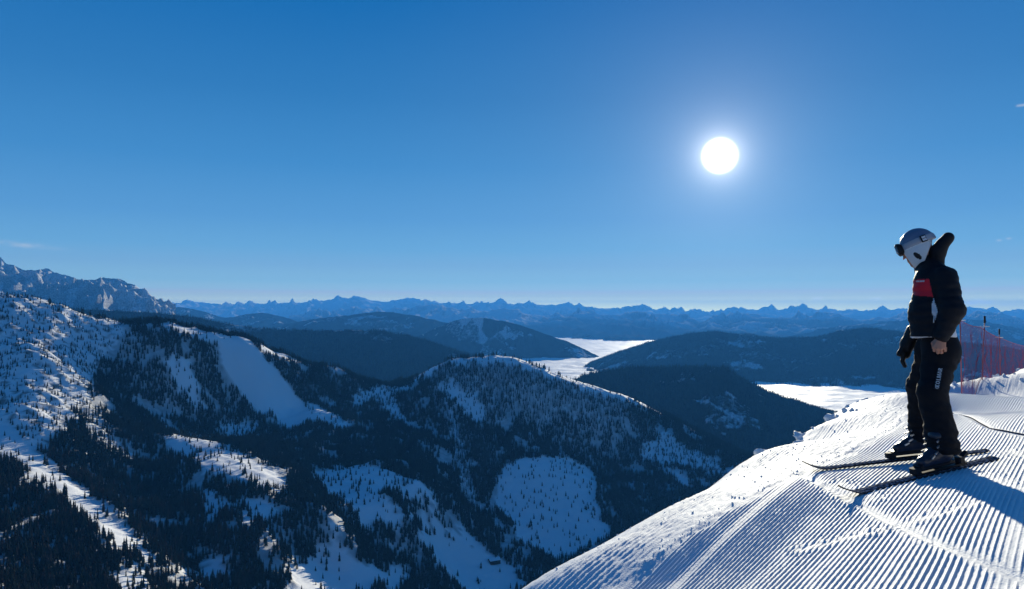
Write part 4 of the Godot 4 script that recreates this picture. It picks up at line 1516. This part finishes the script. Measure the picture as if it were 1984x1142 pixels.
# left hand: back towards the viewer, fingers curled under
func hand_field(p: Vector3) -> float:
	var q := p - WR_L
	var d := pill(q, Vector3(0.004, 0.03, 0.0), Vector3(-0.006, -0.018, 0.0), 0.030, 0.026)
	var knuckle := [Vector3(-0.056, -0.088, 0.012), Vector3(-0.034, -0.099, 0.018), Vector3(-0.012, -0.100, 0.018), Vector3(0.010, -0.092, 0.012)]
	for i in 4:
		var k: Vector3 = knuckle[i]
		d = join(d, pill(q, Vector3(-0.020 + 0.009 * i, -0.025, 0.002), k, 0.017, 0.0125), 0.018)
	for i in 4:
		var k: Vector3 = knuckle[i]
		var len: float = [0.040, 0.045, 0.042, 0.034][i]
		var m := k + Vector3(0.003, -len * 0.72, -0.020)
		var e := m + Vector3(0.006, -0.002, -0.030)
		var t := e + Vector3(0.004, 0.022, -0.006)
		var r: float = [0.0098, 0.0102, 0.0098, 0.0088][i]
		d = join(d, pill(q, k, m, r + 0.001, r), 0.006)
		d = join(d, pill(q, m, e, r, r * 0.94), 0.005)
		d = join(d, pill(q, e, t, r * 0.94, r * 0.85), 0.004)
	d = join(d, pill(q, Vector3(-0.026, -0.026, -0.012), Vector3(-0.060, -0.062, -0.024), 0.016, 0.013), 0.014)
	d = join(d, pill(q, Vector3(-0.060, -0.062, -0.024), Vector3(-0.058, -0.100, -0.032), 0.0125, 0.0105), 0.006)
	return d

func glove_field(p: Vector3) -> float:
	var q := p - WR_R
	var d := pill(q, Vector3(0.02, 0.05, 0.0), Vector3(-0.030, -0.055, 0.0), 0.062, 0.052)
	d = join(d, pill(q, Vector3(-0.030, -0.055, 0.0), Vector3(-0.052, -0.135, 0.0), 0.046, 0.044), 0.03)
	for i in 4:
		var z := -0.036 + 0.024 * i
		d = join(d, pill(q, Vector3(-0.055, -0.130, z), Vector3(-0.066, -0.195 + 0.006 * absf(i - 1.5), z), 0.019, 0.018), 0.008)
		d = join(d, pill(q, Vector3(-0.066, -0.195, z), Vector3(-0.050, -0.235, z * 0.9), 0.018, 0.015), 0.006)
	d = join(d, pill(q, Vector3(-0.055, -0.07, 0.03), Vector3(-0.090, -0.135, 0.045), 0.022, 0.019), 0.012)
	return d + cloth_folds(p, 0.004)

func helmet_field(p: Vector3) -> float:
	var q := to_head(p)
	var d := bulb(q, Vector3(0.012, 0.030, 0), Vector3(0.130, 0.128, 0.106))
	# opening for the face and the nape
	var keep := -9.0
	var brow := 0.035 - q.y          # shell above the brow
	var side := q.y + 0.002          # ear guard below
	var guard := maxf(maxf(q.x - 0.075 + (q.y + 0.03) * -0.75, -0.100 - q.x + (q.y + 0.02) * -0.25), -0.150 - q.y)
	d = minf(maxf(d, brow), maxf(maxf(bulb(q, Vector3(0.0, -0.01, 0), Vector3(0.122, 0.168, 0.103)), side - 0.045), guard))
	var hollow := bulb(q, Vector3(0.006, -0.005, 0), Vector3(0.112, 0.130, 0.086))
	d = maxf(d, -hollow)
	# strap groove
	var line := strap_line(q)
	if absf(line) < 0.024 and q.y > -0.05:
		d -= 0.004
	return d

func strap_line(q: Vector3) -> float:
	return q.y - 0.047 - q.x * 0.10

func helmet_part(p: Vector3) -> String:
	var q := to_head(p)
	var l := strap_line(q)
	if absf(l) < 0.0235:
		return "strap"
	if l > 0.0:
		return "shell"
	var e := Vector2((q.x + 0.020) * 0.87 + (q.y + 0.060) * 0.5, -(q.x + 0.020) * 0.5 + (q.y + 0.060) * 0.87)
	if (e / Vector2(0.017, 0.036)).length() < 1.0:
		return "ear_vent"
	return "ear_guard"

func goggles_field(p: Vector3) -> float:
	var q := to_head(p) - Vector3(-0.128, 0.028, 0)
	var d := 9.0
	for s in [-1.0, 1.0]:
		d = join(d, pill(q, Vector3(0.0, 0.012, 0.045 * s), Vector3(0.006, -0.010, 0.050 * s), 0.036, 0.034), 0.03)
	d = join(d, pill(q, Vector3(-0.01, 0.012, -0.04), Vector3(-0.01, 0.012, 0.04), 0.034, 0.034), 0.03)
	d = maxf(d, absf(q.x + absf(q.z) * -0.25) - 0.024)
	return d

func hood_field(p: Vector3) -> float:
	var d := pill(p, Vector3(0.015, 1.555, 0.0), Vector3(0.045, 1.66, 0.0), 0.072, 0.050)
	d = join(d, pill(p, Vector3(0.035, 1.67, -0.03), Vector3(0.118, 1.775, -0.02), 0.046, 0.034), 0.05)
	d = join(d, pill(p, Vector3(0.035, 1.67, 0.03), Vector3(0.118, 1.775, 0.02), 0.046, 0.034), 0.05)
	return d + cloth_folds(p, 0.004)

func boot_field(q: Vector3) -> float:
	# toes to -x, sole at y = 0
	var d := pill(q, Vector3(-0.135, 0.052, 0), Vector3(0.06, 0.062, 0), 0.042, 0.050)
	d = join(d, pill(q, Vector3(-0.05, 0.085, 0), Vector3(0.075, 0.10, 0), 0.048, 0.058), 0.04)
	d = join(d, pill(q, Vector3(0.045, 0.12, 0), Vector3(0.030, 0.215, 0), 0.066, 0.066), 0.05)
	d = minf(d, maxf(maxf(absf(q.x + 0.025) - 0.158, absf(q.z) - 0.034), maxf(-q.y, q.y - 0.032)))
	# shell edges
	d -= 0.004 * smoothstep(0.006, -0.006, absf(q.y - 0.155 - q.x * 0.5) - 0.012)
	return maxf(d, -q.y)

func boot_part(q: Vector3) -> String:
	if q.y < 0.034: return "sole"
	if q.y > 0.255: return "liner"
	return "boot_shell"

func build_boot(parent: Node3D, where: Vector3, turn: float, soles: float) -> void:
	var holder := Node3D.new()
	holder.name = "ski_boot"
	parent.add_child(holder, true)
	holder.position = where
	holder.rotation.y = turn
	holder.rotation.z = soles
	var parts := boot_meshes()
	for k in parts:
		put(k, parts[k], {"sole": M.black_plastic, "liner": M.black_cloth, "boot_shell": M.boot_plastic}[k], holder)
	for i in 4:
		var y: float = [0.080, 0.108, 0.150, 0.190][i]
		var x: float = [-0.085, -0.050, -0.025, -0.020][i]
		for s in [-1.0, 1.0]:
			var st := new_st(-1)
			add_box(st, Transform3D(Basis(Vector3(0, 1, 0), 0.35 * s) * Basis(Vector3(0, 0, 1), 0.25), Vector3(x, y + 0.012, 0.052 * s)), Vector3(0.052, 0.011, 0.010), 0.003)
			put("buckle", finish(st), M.buckle_metal, holder)

var boot_cache := {}
func boot_meshes() -> Dictionary:
	if boot_cache.is_empty():
		boot_cache = nets(boot_field, Vector3(-0.2, -0.02, -0.1), Vector3(0.14, 0.44, 0.1), 0.008, boot_part)
	return boot_cache

func surface_z(f: Callable, x: float, y: float) -> float:
	var z := 0.45
	while z > 0.0:
		var d: float = f.call(Vector3(x, y, z))
		if d < 0.0005:
			return z
		z -= maxf(d * 0.7, 0.0008)
	return z

func lettering(words: String, size: float, mat_: Material, parent: Node3D, at_: Vector3, turn: Basis) -> void:
	var f := SystemFont.new()
	f.font_names = PackedStringArray(["Droid Sans"])
	f.font_weight = 700
	var t := TextMesh.new()
	t.font = f
	t.text = words
	t.font_size = 32
	t.pixel_size = size / 23.0
	t.depth = 0.003
	var o := put("lettering", t, mat_, parent)
	o.transform = Transform3D(turn, at_)

func build_skier() -> void:
	var where := Vector3(3.138, 0, -5.563)
	where.y = -1.162
	var root := base("person", where, -0.513)
	root.scale = Vector3.ONE * 0.965
	tag(root, "skier in black jacket with red chest band and silver helmet, looking down", "person")
	# boots and skis stand on the snow where the feet are
	var inv := root.transform.affine_inverse()
	var skis := [[Vector2(2.255, -5.04), Vector2(3.50, -5.425), 0.40, "near"], [Vector2(2.40, -6.005), Vector2(3.735, -5.875), 0.395, "far"]]
	var labels := ["grey carving ski under the skier's bare-handed side, tip turned up", "grey carving ski under the skier's gloved side, tip turned up"]
	for i in 2:
		var a: Vector2 = skis[i][0]
		var b: Vector2 = skis[i][1]
		var tip := Vector3(a.x, ridge_base_at(a) + 0.012, a.y)
		var tail := Vector3(b.x, ridge_base_at(b) + 0.012, b.y)
		build_ski(tip, tail, labels[i], 1.0 - float(skis[i][2]))
		var foot := tail.lerp(tip, skis[i][2])
		var dir := (tail - tip).normalized()
		var local := inv * (foot + Vector3(0, 0.045, 0))
		var ld := inv.basis * dir
		build_boot(root, local, atan2(-ld.z, ld.x), asin(ld.y))
		var shin := local + ld * 0.045 + Vector3(0, 0.15, 0)
		if i == 0: AN_L = shin
		else: AN_R = shin
	var body := nets(body_field, Vector3(-0.36, 0.12, -0.48), Vector3(0.28, 1.86, 0.48), 0.017)
	# face and hand get their own fine grids, joined to the body's mesh
	var st := SurfaceTool.new()
	st.begin(Mesh.PRIMITIVE_TRIANGLES)
	st.append_from(body[""], 0, Transform3D())
	var hand := nets(hand_field, WR_L + Vector3(-0.10, -0.17, -0.08), WR_L + Vector3(0.06, 0.07, 0.06), 0.0034)
	st.append_from(hand[""], 0, Transform3D())
	put("body", st.commit(), M.skin, root)
	for s in [-1.0, 1.0]:
		var e := SphereMesh.new()
		e.radius = 0.0125
		e.height = 0.025
		var o := put("eye", e, M.white_cloth, root)
		o.position = from_head(Vector3(-0.083, -0.002, 0.032 * s))
	var coat := Node3D.new()
	coat.name = "jacket"
	root.add_child(coat)
	var parts := nets(jacket_field, Vector3(-0.30, 0.94, -0.40), Vector3(0.28, 1.70, 0.40), 0.0095, jacket_part)
	var look := {"shell": M.black_cloth, "hem": M.white_cloth, "chest_panel": M.red_cloth, "side_panel": M.white_cloth}
	for k in parts:
		var o := put(k, parts[k], look[k], coat)
		if k == "chest_panel": tag(o, "glossy red band across the chest of the jacket")
	put("hood", nets(hood_field, Vector3(-0.09, 1.46, -0.13), Vector3(0.18, 1.88, 0.13), 0.0085)[""], M.black_cloth, coat)
	var zip := new_st(1)
	var zp := PackedVector3Array()
	for i in 14:
		var y := lerpf(1.07, 1.58, i / 13.0)
		var x := -0.33
		while x < 0.1 and jacket_field(Vector3(x, y, 0.0)) > 0.001:
			x += 0.002
		zp.append(Vector3(x - 0.001, y, 0.0))
	add_tube(zip, zp, 0.0045, 5)
	put("zip", finish(zip), M.buckle_metal, coat)
	# small pull on the side pocket
	var pull := new_st(1)
	var pz := surface_z(jacket_field, 0.012, 1.135)
	add_tube(pull, PackedVector3Array([Vector3(0.014, 1.175, pz + 0.003), Vector3(0.010, 1.125, pz + 0.006)]), 0.004, 5)
	put("pocket_pull", finish(pull), M.white_cloth, coat)
	var cz := surface_z(jacket_field, -0.075, 1.437)
	lettering("COLMAR", 0.012, M.white_cloth, coat, Vector3(-0.075, 1.437, cz + 0.002), Basis(Vector3.UP, -0.6))
	var pants := Node3D.new()
	pants.name = "trousers"
	root.add_child(pants)
	put("cloth", nets(trousers_field, Vector3(-0.32, 0.04, -0.52), Vector3(0.26, 1.07, 0.54), 0.0115)[""], M.trouser_cloth, pants)
	# patch with the maker's name, reading up the outside of the thigh
	var py := 0.705
	var px := 0.035
	var z1 := surface_z(trousers_field, px - 0.01, py - 0.06)
	var z2 := surface_z(trousers_field, px + 0.012, py + 0.06)
	var up := Vector3(0.022, 0.12, z2 - z1).normalized()
	var out := Vector3(0, 0, 1)
	var side := up.cross(out).normalized()
	out = side.cross(up).normalized()
	var turn := Basis(up, -side, out)
	var mid := Vector3(px, py, (z1 + z2) * 0.5) + out * 0.010
	var pst := new_st(-1)
	add_box(pst, Transform3D(Basis(up, out, up.cross(out)), mid - out * 0.004), Vector3(0.150, 0.006, 0.040), 0.004)
	put("name_patch", finish(pst), M.black_plastic, pants)
	lettering("COLMAR", 0.026, M.grey_print, pants, mid + up * 0.016, turn)
	var ring := TorusMesh.new()
	ring.inner_radius = 0.0085
	ring.outer_radius = 0.0125
	var ro := put("emblem", ring, M.grey_print, pants)
	ro.transform = Transform3D(Basis(side, out, up), mid - up * 0.058)
	var dot := SphereMesh.new()
	dot.radius = 0.004
	dot.height = 0.008
	var dd := put("emblem", dot, M.grey_print, pants)
	dd.position = mid - up * 0.058
	put("glove", nets(glove_field, WR_R + Vector3(-0.15, -0.28, -0.1), WR_R + Vector3(0.1, 0.13, 0.1), 0.0075)[""], M.glove_leather, root)
	var helmet := Node3D.new()
	helmet.name = "helmet"
	root.add_child(helmet)
	var hm := nets(helmet_field, HEAD + Vector3(-0.20, -0.20, -0.125), HEAD + Vector3(0.17, 0.19, 0.125), 0.0062, helmet_part)
	for k in hm:
		put(k, hm[k], {"strap": M.strap_grey, "shell": M.helmet_top, "ear_guard": M.helmet_silver, "ear_vent": M.black_plastic}[k], helmet)
	var gg := nets(goggles_field, from_head(Vector3(-0.128, 0.028, 0)) - Vector3(0.08, 0.09, 0.11), from_head(Vector3(-0.128, 0.028, 0)) + Vector3(0.08, 0.09, 0.11), 0.006, func(p: Vector3) -> String:
		var q := to_head(p) - Vector3(-0.128, 0.028, 0)
		return "goggle_lens" if q.x < -0.012 and absf(q.y) < 0.032 else "goggle_frame")
	for k in gg:
		put(k, gg[k], M.goggle_lens if k == "goggle_lens" else M.black_plastic, helmet)
	# strap clip at the back of the helmet
	var cs := new_st(-1)
	var cq := Vector3(0.060, 0.053, 0.0)
	cq.z = surface_z(func(p: Vector3) -> float: return helmet_field(from_head(p)), 0.060, 0.053)
	add_box(cs, Transform3D(Basis(Vector3(0, 0, 1), TILT + 0.1) * Basis(Vector3(0, 1, 0), 0.62), from_head(cq)), Vector3(0.050, 0.052, 0.010), 0.004)
	put("clip", finish(cs), M.black_plastic, helmet)
	for i in 6:
		var g := new_st(-1)
		var tr := Transform3D(Basis(Vector3(0, 0, 1), TILT + 0.1) * Basis(Vector3(0, 1, 0), 0.62), from_head(cq))
		add_box(g, tr.translated_local(Vector3(-0.0115 + 0.0115 * (i % 3), -0.010 + 0.020 * (i / 3), 0.006)), Vector3(0.009, 0.016, 0.004), 0.001)
		put("clip_window", finish(g), M.white_cloth, helmet)

func ridge_base_at(p: Vector2) -> float:
	var r := world_to_run(p.x, p.y)
	return ridge_base(r.x, r.y)

func build_ski(tip: Vector3, tail: Vector3, label: String, at_: float) -> void:
	var length := tip.distance_to(tail)
	var dir := (tail - tip).normalized()
	var root := base("ski", tip)
	root.basis = Basis(dir, (Vector3.UP - dir * dir.y).normalized(), dir.cross((Vector3.UP - dir * dir.y).normalized()))
	tag(root, label, "ski", "skis on the skier's feet")
	var n := 44
	var top := []
	for i in n + 1:
		var f := float(i) / n
		var x := f * (length + 0.06) - 0.06
		var w := lerpf(0.038, 0.058, pow(absf(f - 0.5) * 2.0, 1.6))
		w *= smoothstep(-0.02, 0.09, f) * (1.0 if f < 0.97 else lerpf(1.0, 0.75, (f - 0.97) / 0.03))
		w = maxf(w, 0.006)
		var y := 0.0
		if f < 0.13:
			y = 0.075 * pow((0.13 - f) / 0.13, 1.7)
		if f > 0.97:
			y = 0.006 * (f - 0.97) / 0.03
		var thick := 0.006 + 0.010 * exp(-pow((f - 0.5) / 0.26, 2.0))
		top.append([x, y, w, thick])
	var deck := new_st(-1)
	var core := new_st(-1)
	var edge := new_st(-1)
	for i in n:
		var p: Array = top[i]
		var q: Array = top[i + 1]
		for s in [-1.0, 1.0]:
			var a0 := Vector3(p[0], p[1] + p[3] + 0.004, 0)
			var a1 := Vector3(q[0], q[1] + q[3] + 0.004, 0)
			var e0 := Vector3(p[0], p[1] + p[3], p[2] * 0.9 * s)
			var e1 := Vector3(q[0], q[1] + q[3], q[2] * 0.9 * s)
			var d0 := Vector3(p[0], p[1] + 0.002, p[2] * s)
			var d1 := Vector3(q[0], q[1] + 0.002, q[2] * s)
			var b0 := Vector3(p[0], p[1], p[2] * s)
			var b1 := Vector3(q[0], q[1], q[2] * s)
			var c0 := Vector3(p[0], p[1], 0)
			var c1 := Vector3(q[0], q[1], 0)
			if s > 0.0:
				quad(deck, a0, a1, e1, e0)
				quad(core, e0, e1, d1, d0)
				quad(edge, d0, d1, b1, b0)
				quad(core, b0, b1, c1, c0)
			else:
				quad(deck, a0, e0, e1, a1)
				quad(core, e0, d0, d1, e1)
				quad(edge, d0, b0, b1, d1)
				quad(core, b0, c0, c1, b1)
	put("deck", finish(deck), M.ski_deck, root)
	put("sidewall", finish(core), M.black_plastic, root)
	put("steel_edge", finish(edge), M.edge_steel, root)
	var mid := length * at_ + 0.02
	var st := new_st(-1)
	add_box(st, Transform3D(Basis(), Vector3(mid, 0.028, 0)), Vector3(0.46, 0.014, 0.06), 0.012)
	put("binding_plate", finish(st), M.black_plastic, root)
	st = new_st(-1)
	add_box(st, Transform3D(Basis(), Vector3(mid - 0.215, 0.052, 0)), Vector3(0.075, 0.040, 0.062), 0.015)
	add_box(st, Transform3D(Basis(Vector3(0, 0, 1), 0.3), Vector3(mid - 0.185, 0.078, 0)), Vector3(0.04, 0.016, 0.07), 0.008)
	put("toe_binding", finish(st), M.black_plastic, root)
	st = new_st(-1)
	add_box(st, Transform3D(Basis(), Vector3(mid + 0.185, 0.055, 0)), Vector3(0.06, 0.045, 0.056), 0.012)
	add_box(st, Transform3D(Basis(Vector3(0, 0, 1), 0.55), Vector3(mid + 0.215, 0.075, 0)), Vector3(0.09, 0.018, 0.04), 0.008)
	put("heel_binding", finish(st), M.black_plastic, root)

# ---------------------------------------------------------------- sky

func build_sky() -> ImageTexture:
	var w := 4096
	var h := 2048
	var im := Image.create(w, h, false, Image.FORMAT_RGBH)
	# air alone: colour by height above the horizon, in degrees
	var deg := [0.0, 0.6, 1.2, 1.7, 2.3, 3.5, 4.8, 7.0, 11.0, 16.0, 23.0, 38.0, 90.0]
	var col := [Color(4.5, 4.4, 1.3), Color(2.9, 2.9, 1.0), Color(1.08, 1.18, 0.70), Color(0.60, 0.84, 0.77), Color(0.38, 0.66, 0.74), Color(0.26, 0.50, 0.70), Color(0.175, 0.44, 0.70), Color(0.115, 0.35, 0.66), Color(0.060, 0.268, 0.585), Color(0.031, 0.198, 0.494), Color(0.006, 0.140, 0.43), Color(0.009, 0.08, 0.26), Color(0.005, 0.045, 0.16)]
	var rows := []
	for y in h:
		var e := 90.0 - (y + 0.5) / h * 180.0
		var c: Color = Color(0.05, 0.11, 0.20)
		if e > 0.0:
			var k := 0
			while k < deg.size() - 2 and deg[k + 1] < e:
				k += 1
			var t: float = (e - deg[k]) / (deg[k + 1] - deg[k])
			c = col[k].lerp(col[k + 1], t)
		rows.append(c)
		im.fill_rect(Rect2i(0, y, w, 1), c)
	# the sun and the bright air round it
	var sx := int(SUN_AZ / TAU * w)
	var sy := int((0.5 - SUN_EL / PI) * h)
	var span := 330
	for y in range(maxi(0, sy - span), mini(h / 2, sy + span)):
		var el := PI * (0.5 - (y + 0.5) / h)
		for x in range(sx - span, sx + span):
			var az := TAU * (x + 0.5) / w
			var cd := sin(el) * sin(SUN_EL) + cos(el) * cos(SUN_EL) * cos(az - SUN_AZ)
			var a := rad_to_deg(acos(clampf(cd, -1.0, 1.0)))
			var fade := 1.0 - smoothstep(20.0, 28.5, a)
			if fade <= 0.0:
				continue
			var c: Color = rows[y]
			var glow := 3.0 * exp(-a / 0.65) + 0.36 * exp(-a / 2.3) + 0.11 * exp(-a / 6.0) + 0.03 * exp(-a / 12.0) * fade
			c += Color(1.0, 0.97, 0.92) * glow
			var disc := 1.0 - smoothstep(0.95, 1.42, a)
			c = c.lerp(Color(3.0, 2.95, 2.85), disc)
			im.set_pixel(posmod(x, w), y, c)
	# faint wisps of cloud high over the massif, and two vapour trails
	for q in [[-33.3, 4.35, 0.9, 0.14, 0.45], [-32.0, 4.2, 1.2, 0.1, 0.2], [-34.4, 4.5, 0.6, 0.1, 0.3], [21.3, 2.45, 0.35, 0.03, 0.25]]:
		soft_cloud(im, q[0], q[1], q[2], q[3], q[4])
	# small bright clouds low over the far range, beyond the haze
	for q in [[22.2, 1.0, 0.30, 0.07, 0.5], [22.45, 1.05, 0.16, 0.05, 0.4], [25.9, 0.95, 0.28, 0.07, 0.6], [26.15, 0.98, 0.14, 0.05, 0.5], [31.5, 0.62, 0.5, 0.10, 0.8], [32.0, 0.72, 0.35, 0.13, 0.9], [32.5, 0.66, 0.4, 0.10, 0.8], [33.6, 0.52, 0.5, 0.07, 0.5]]:
		soft_cloud(im, q[0], q[1], q[2], q[3], q[4], 3.6)
	for i in 24:
		soft_cloud(im, 33.0 + 0.045 * i, 4.62 + 0.008 * i, 0.06, 0.022, 0.5)
		soft_cloud(im, 34.3 + 0.04 * i, 13.0, 0.06, 0.022, 0.5)
	return ImageTexture.create_from_image(im)

func soft_cloud(im: Image, az: float, el: float, wide: float, tall: float, thick: float, light := 1.0) -> void:
	var w := im.get_width()
	var h := im.get_height()
	var cx := az / 360.0 * w
	var cy := (0.5 - el / 180.0) * h
	var rx := wide / 360.0 * w
	var ry := tall / 180.0 * h
	for y in range(int(cy - ry * 2.2) - 1, int(cy + ry * 2.2) + 2):
		for x in range(int(cx - rx * 2.0) - 1, int(cx + rx * 2.0) + 2):
			var d := Vector2((x - cx) / rx, (y - cy) / ry)
			var n := noise_a.get_noise_2d(x * 14.0, y * 26.0)
			var a := thick * exp(-d.length_squared() * 1.2) * clampf(0.75 + n * 0.9, 0.0, 1.0)
			if a > 0.01:
				im.set_pixel(posmod(x, w), y, im.get_pixel(posmod(x, w), y).lerp(Color(0.72 * light, 0.74 * light, 0.76 * light), a))

func _ready() -> void:
	rng.seed = 7
	noise_a.seed = 3
	noise_a.noise_type = FastNoiseLite.TYPE_SIMPLEX_SMOOTH
	noise_a.frequency = 0.008
	noise_a.fractal_octaves = 3
	noise_b.seed = 8
	noise_b.noise_type = FastNoiseLite.TYPE_SIMPLEX_SMOOTH
	noise_b.frequency = 0.035
	noise_b.fractal_octaves = 3
	noise_r.seed = 5
	noise_r.noise_type = FastNoiseLite.TYPE_SIMPLEX_SMOOTH
	noise_r.frequency = 0.008
	noise_r.fractal_type = FastNoiseLite.FRACTAL_RIDGED
	noise_r.fractal_octaves = 4
	fields.seed = 2
	fields.noise_type = FastNoiseLite.TYPE_CELLULAR
	fields.cellular_return_type = FastNoiseLite.RETURN_CELL_VALUE
	fields.frequency = 0.0045

	# camera, sky, sun, exposure
	var cam := Camera3D.new()
	cam.name = "camera"
	cam.fov = 43.18
	cam.near = 0.05
	cam.far = 90000.0
	cam.rotation.x = PITCH
	add_child(cam)
	cam.current = true
	var sky_mat := PanoramaSkyMaterial.new()
	sky_mat.panorama = build_sky()
	var sky := Sky.new()
	sky.sky_material = sky_mat
	var env := Environment.new()
	env.background_mode = Environment.BG_SKY
	env.sky = sky
	env.tonemap_mode = Environment.TONE_MAPPER_LINEAR
	env.tonemap_exposure = EXPOSURE
	env.background_energy_multiplier = 1.0 / EXPOSURE
	# clear cold air that scatters forward, so that it is brighter towards the sun
	env.volumetric_fog_enabled = true
	env.volumetric_fog_density = 4.2e-5
	env.volumetric_fog_albedo = Color(0.06, 0.345, 1.0).linear_to_srgb()
	env.volumetric_fog_anisotropy = 0.18
	env.volumetric_fog_length = 40000.0
	env.sdfgi_enabled = true
	env.ssao_enabled = true
	env.ssil_enabled = true
	var we := WorldEnvironment.new()
	we.name = "world_environment"
	we.environment = env
	add_child(we)
	var sun := DirectionalLight3D.new()
	sun.name = "sun"
	sun.light_energy = 1.4
	sun.light_color = Color(1.0, 0.965, 0.86)
	sun.light_angular_distance = 0.5
	sun.shadow_enabled = true
	add_child(sun)
	var to_sun := Vector3(sin(SUN_AZ) * cos(SUN_EL), sin(SUN_EL), -cos(SUN_AZ) * cos(SUN_EL))
	sun.basis = Basis.looking_at(-to_sun, Vector3.UP)

	materials()
	var t0 := Time.get_ticks_msec()
	# large structure
	mountain("far_mountains", {"crest": crest_of("far_range"), "near": 9000.0, "foot": -560.0, "cols": 1300, "rows": 80, "crag": 75.0, "spur": 430.0, "size": 3000.0, "cover": alpine})
	mountain("far_mountains", {"crest": crest_of("mid_range"), "near": 6500.0, "foot": -560.0, "cols": 900, "rows": 90, "crag": 45.0, "spur": 300.0, "size": 2300.0, "cover": alpine})
	mountain("far_mountains", {"crest": crest_of("side_range"), "near": 3500.0, "foot": -560.0, "cols": 260, "rows": 60, "crag": 30.0, "spur": 130.0, "size": 1400.0, "cover": wooded})
	mountain("wooded_hills", {"crest": crest_of("left_hills"), "near": 3000.0, "foot": -560.0, "cols": 220, "rows": 50, "crag": 14.0, "spur": 70.0, "size": 1200.0, "cover": wooded})
	mountain("wooded_hills", {"crest": crest_of("long_hill"), "near": 3000.0, "foot": -560.0, "cols": 300, "rows": 70, "crag": 12.0, "spur": 70.0, "size": 1000.0, "cover": wooded})
	mountain("wooded_hills", {"crest": crest_of("fog_side_hill"), "near": 560.0, "foot": -560.0, "cols": 260, "rows": 80, "crag": 10.0, "spur": 50.0, "size": 800.0, "cover": wooded})
	var ridge_hill := mountain("wooded_hills", {"crest": crest_of("wooded_ridge"), "near": 1700.0, "foot": -560.0, "cols": 420, "rows": 100, "crag": 10.0, "spur": 45.0, "size": 620.0, "cover": wooded})
	var broad_hill := mountain("wooded_hills", {"crest": crest_of("broad_hill"), "near": 1500.0, "foot": -560.0, "cols": 420, "rows": 90, "crag": 10.0, "spur": 55.0, "size": 700.0, "cover": wooded})
	var dark_hill := mountain("wooded_hills", {"crest": crest_of("dark_hill"), "near": 1300.0, "foot": -600.0, "cols": 260, "rows": 90, "crag": 6.0, "spur": 30.0, "size": 420.0, "cover": wooded})
	mountain("rocky_mountains", {"crest": crest_of("rocky_massif"), "near": 2600.0, "foot": -350.0, "cols": 560, "rows": 150, "crag": 24.0, "spur": 260.0, "size": 750.0, "steep": 0.8, "cover": massif})
	build_land()
	build_fog_sea()
	print("mountains ", Time.get_ticks_msec() - t0)
	build_valley()
	print("valley ", Time.get_ticks_msec() - t0)
	build_ridge()
	print("ridge ", Time.get_ticks_msec() - t0)
	# objects
	build_trees()
	build_hill_wood(dark_hill, "dark conifer wood covering the hill beside the fog sea", 26000)
	build_hill_wood(ridge_hill, "far conifer wood on the long ridge behind the ski run", 60000)
	build_hill_wood(broad_hill, "far conifer wood on the broad hill beyond the fog sea", 60000)
	print("trees ", Time.get_ticks_msec() - t0)
	build_skier()
	print("skier ", Time.get_ticks_msec() - t0)
	build_fence()
	build_seam_shadow()
	var hx := -35.0
	var hz := -1462.0
	gable_house("farmhouse", "dark timber farmhouse with snowy roof alone on the shaded valley meadow", Vector3(hx, valley_height(hx, hz), hz), 0.5, Vector3(22, 6, 13))
	build_clods()
	print("all ", Time.get_ticks_msec() - t0)
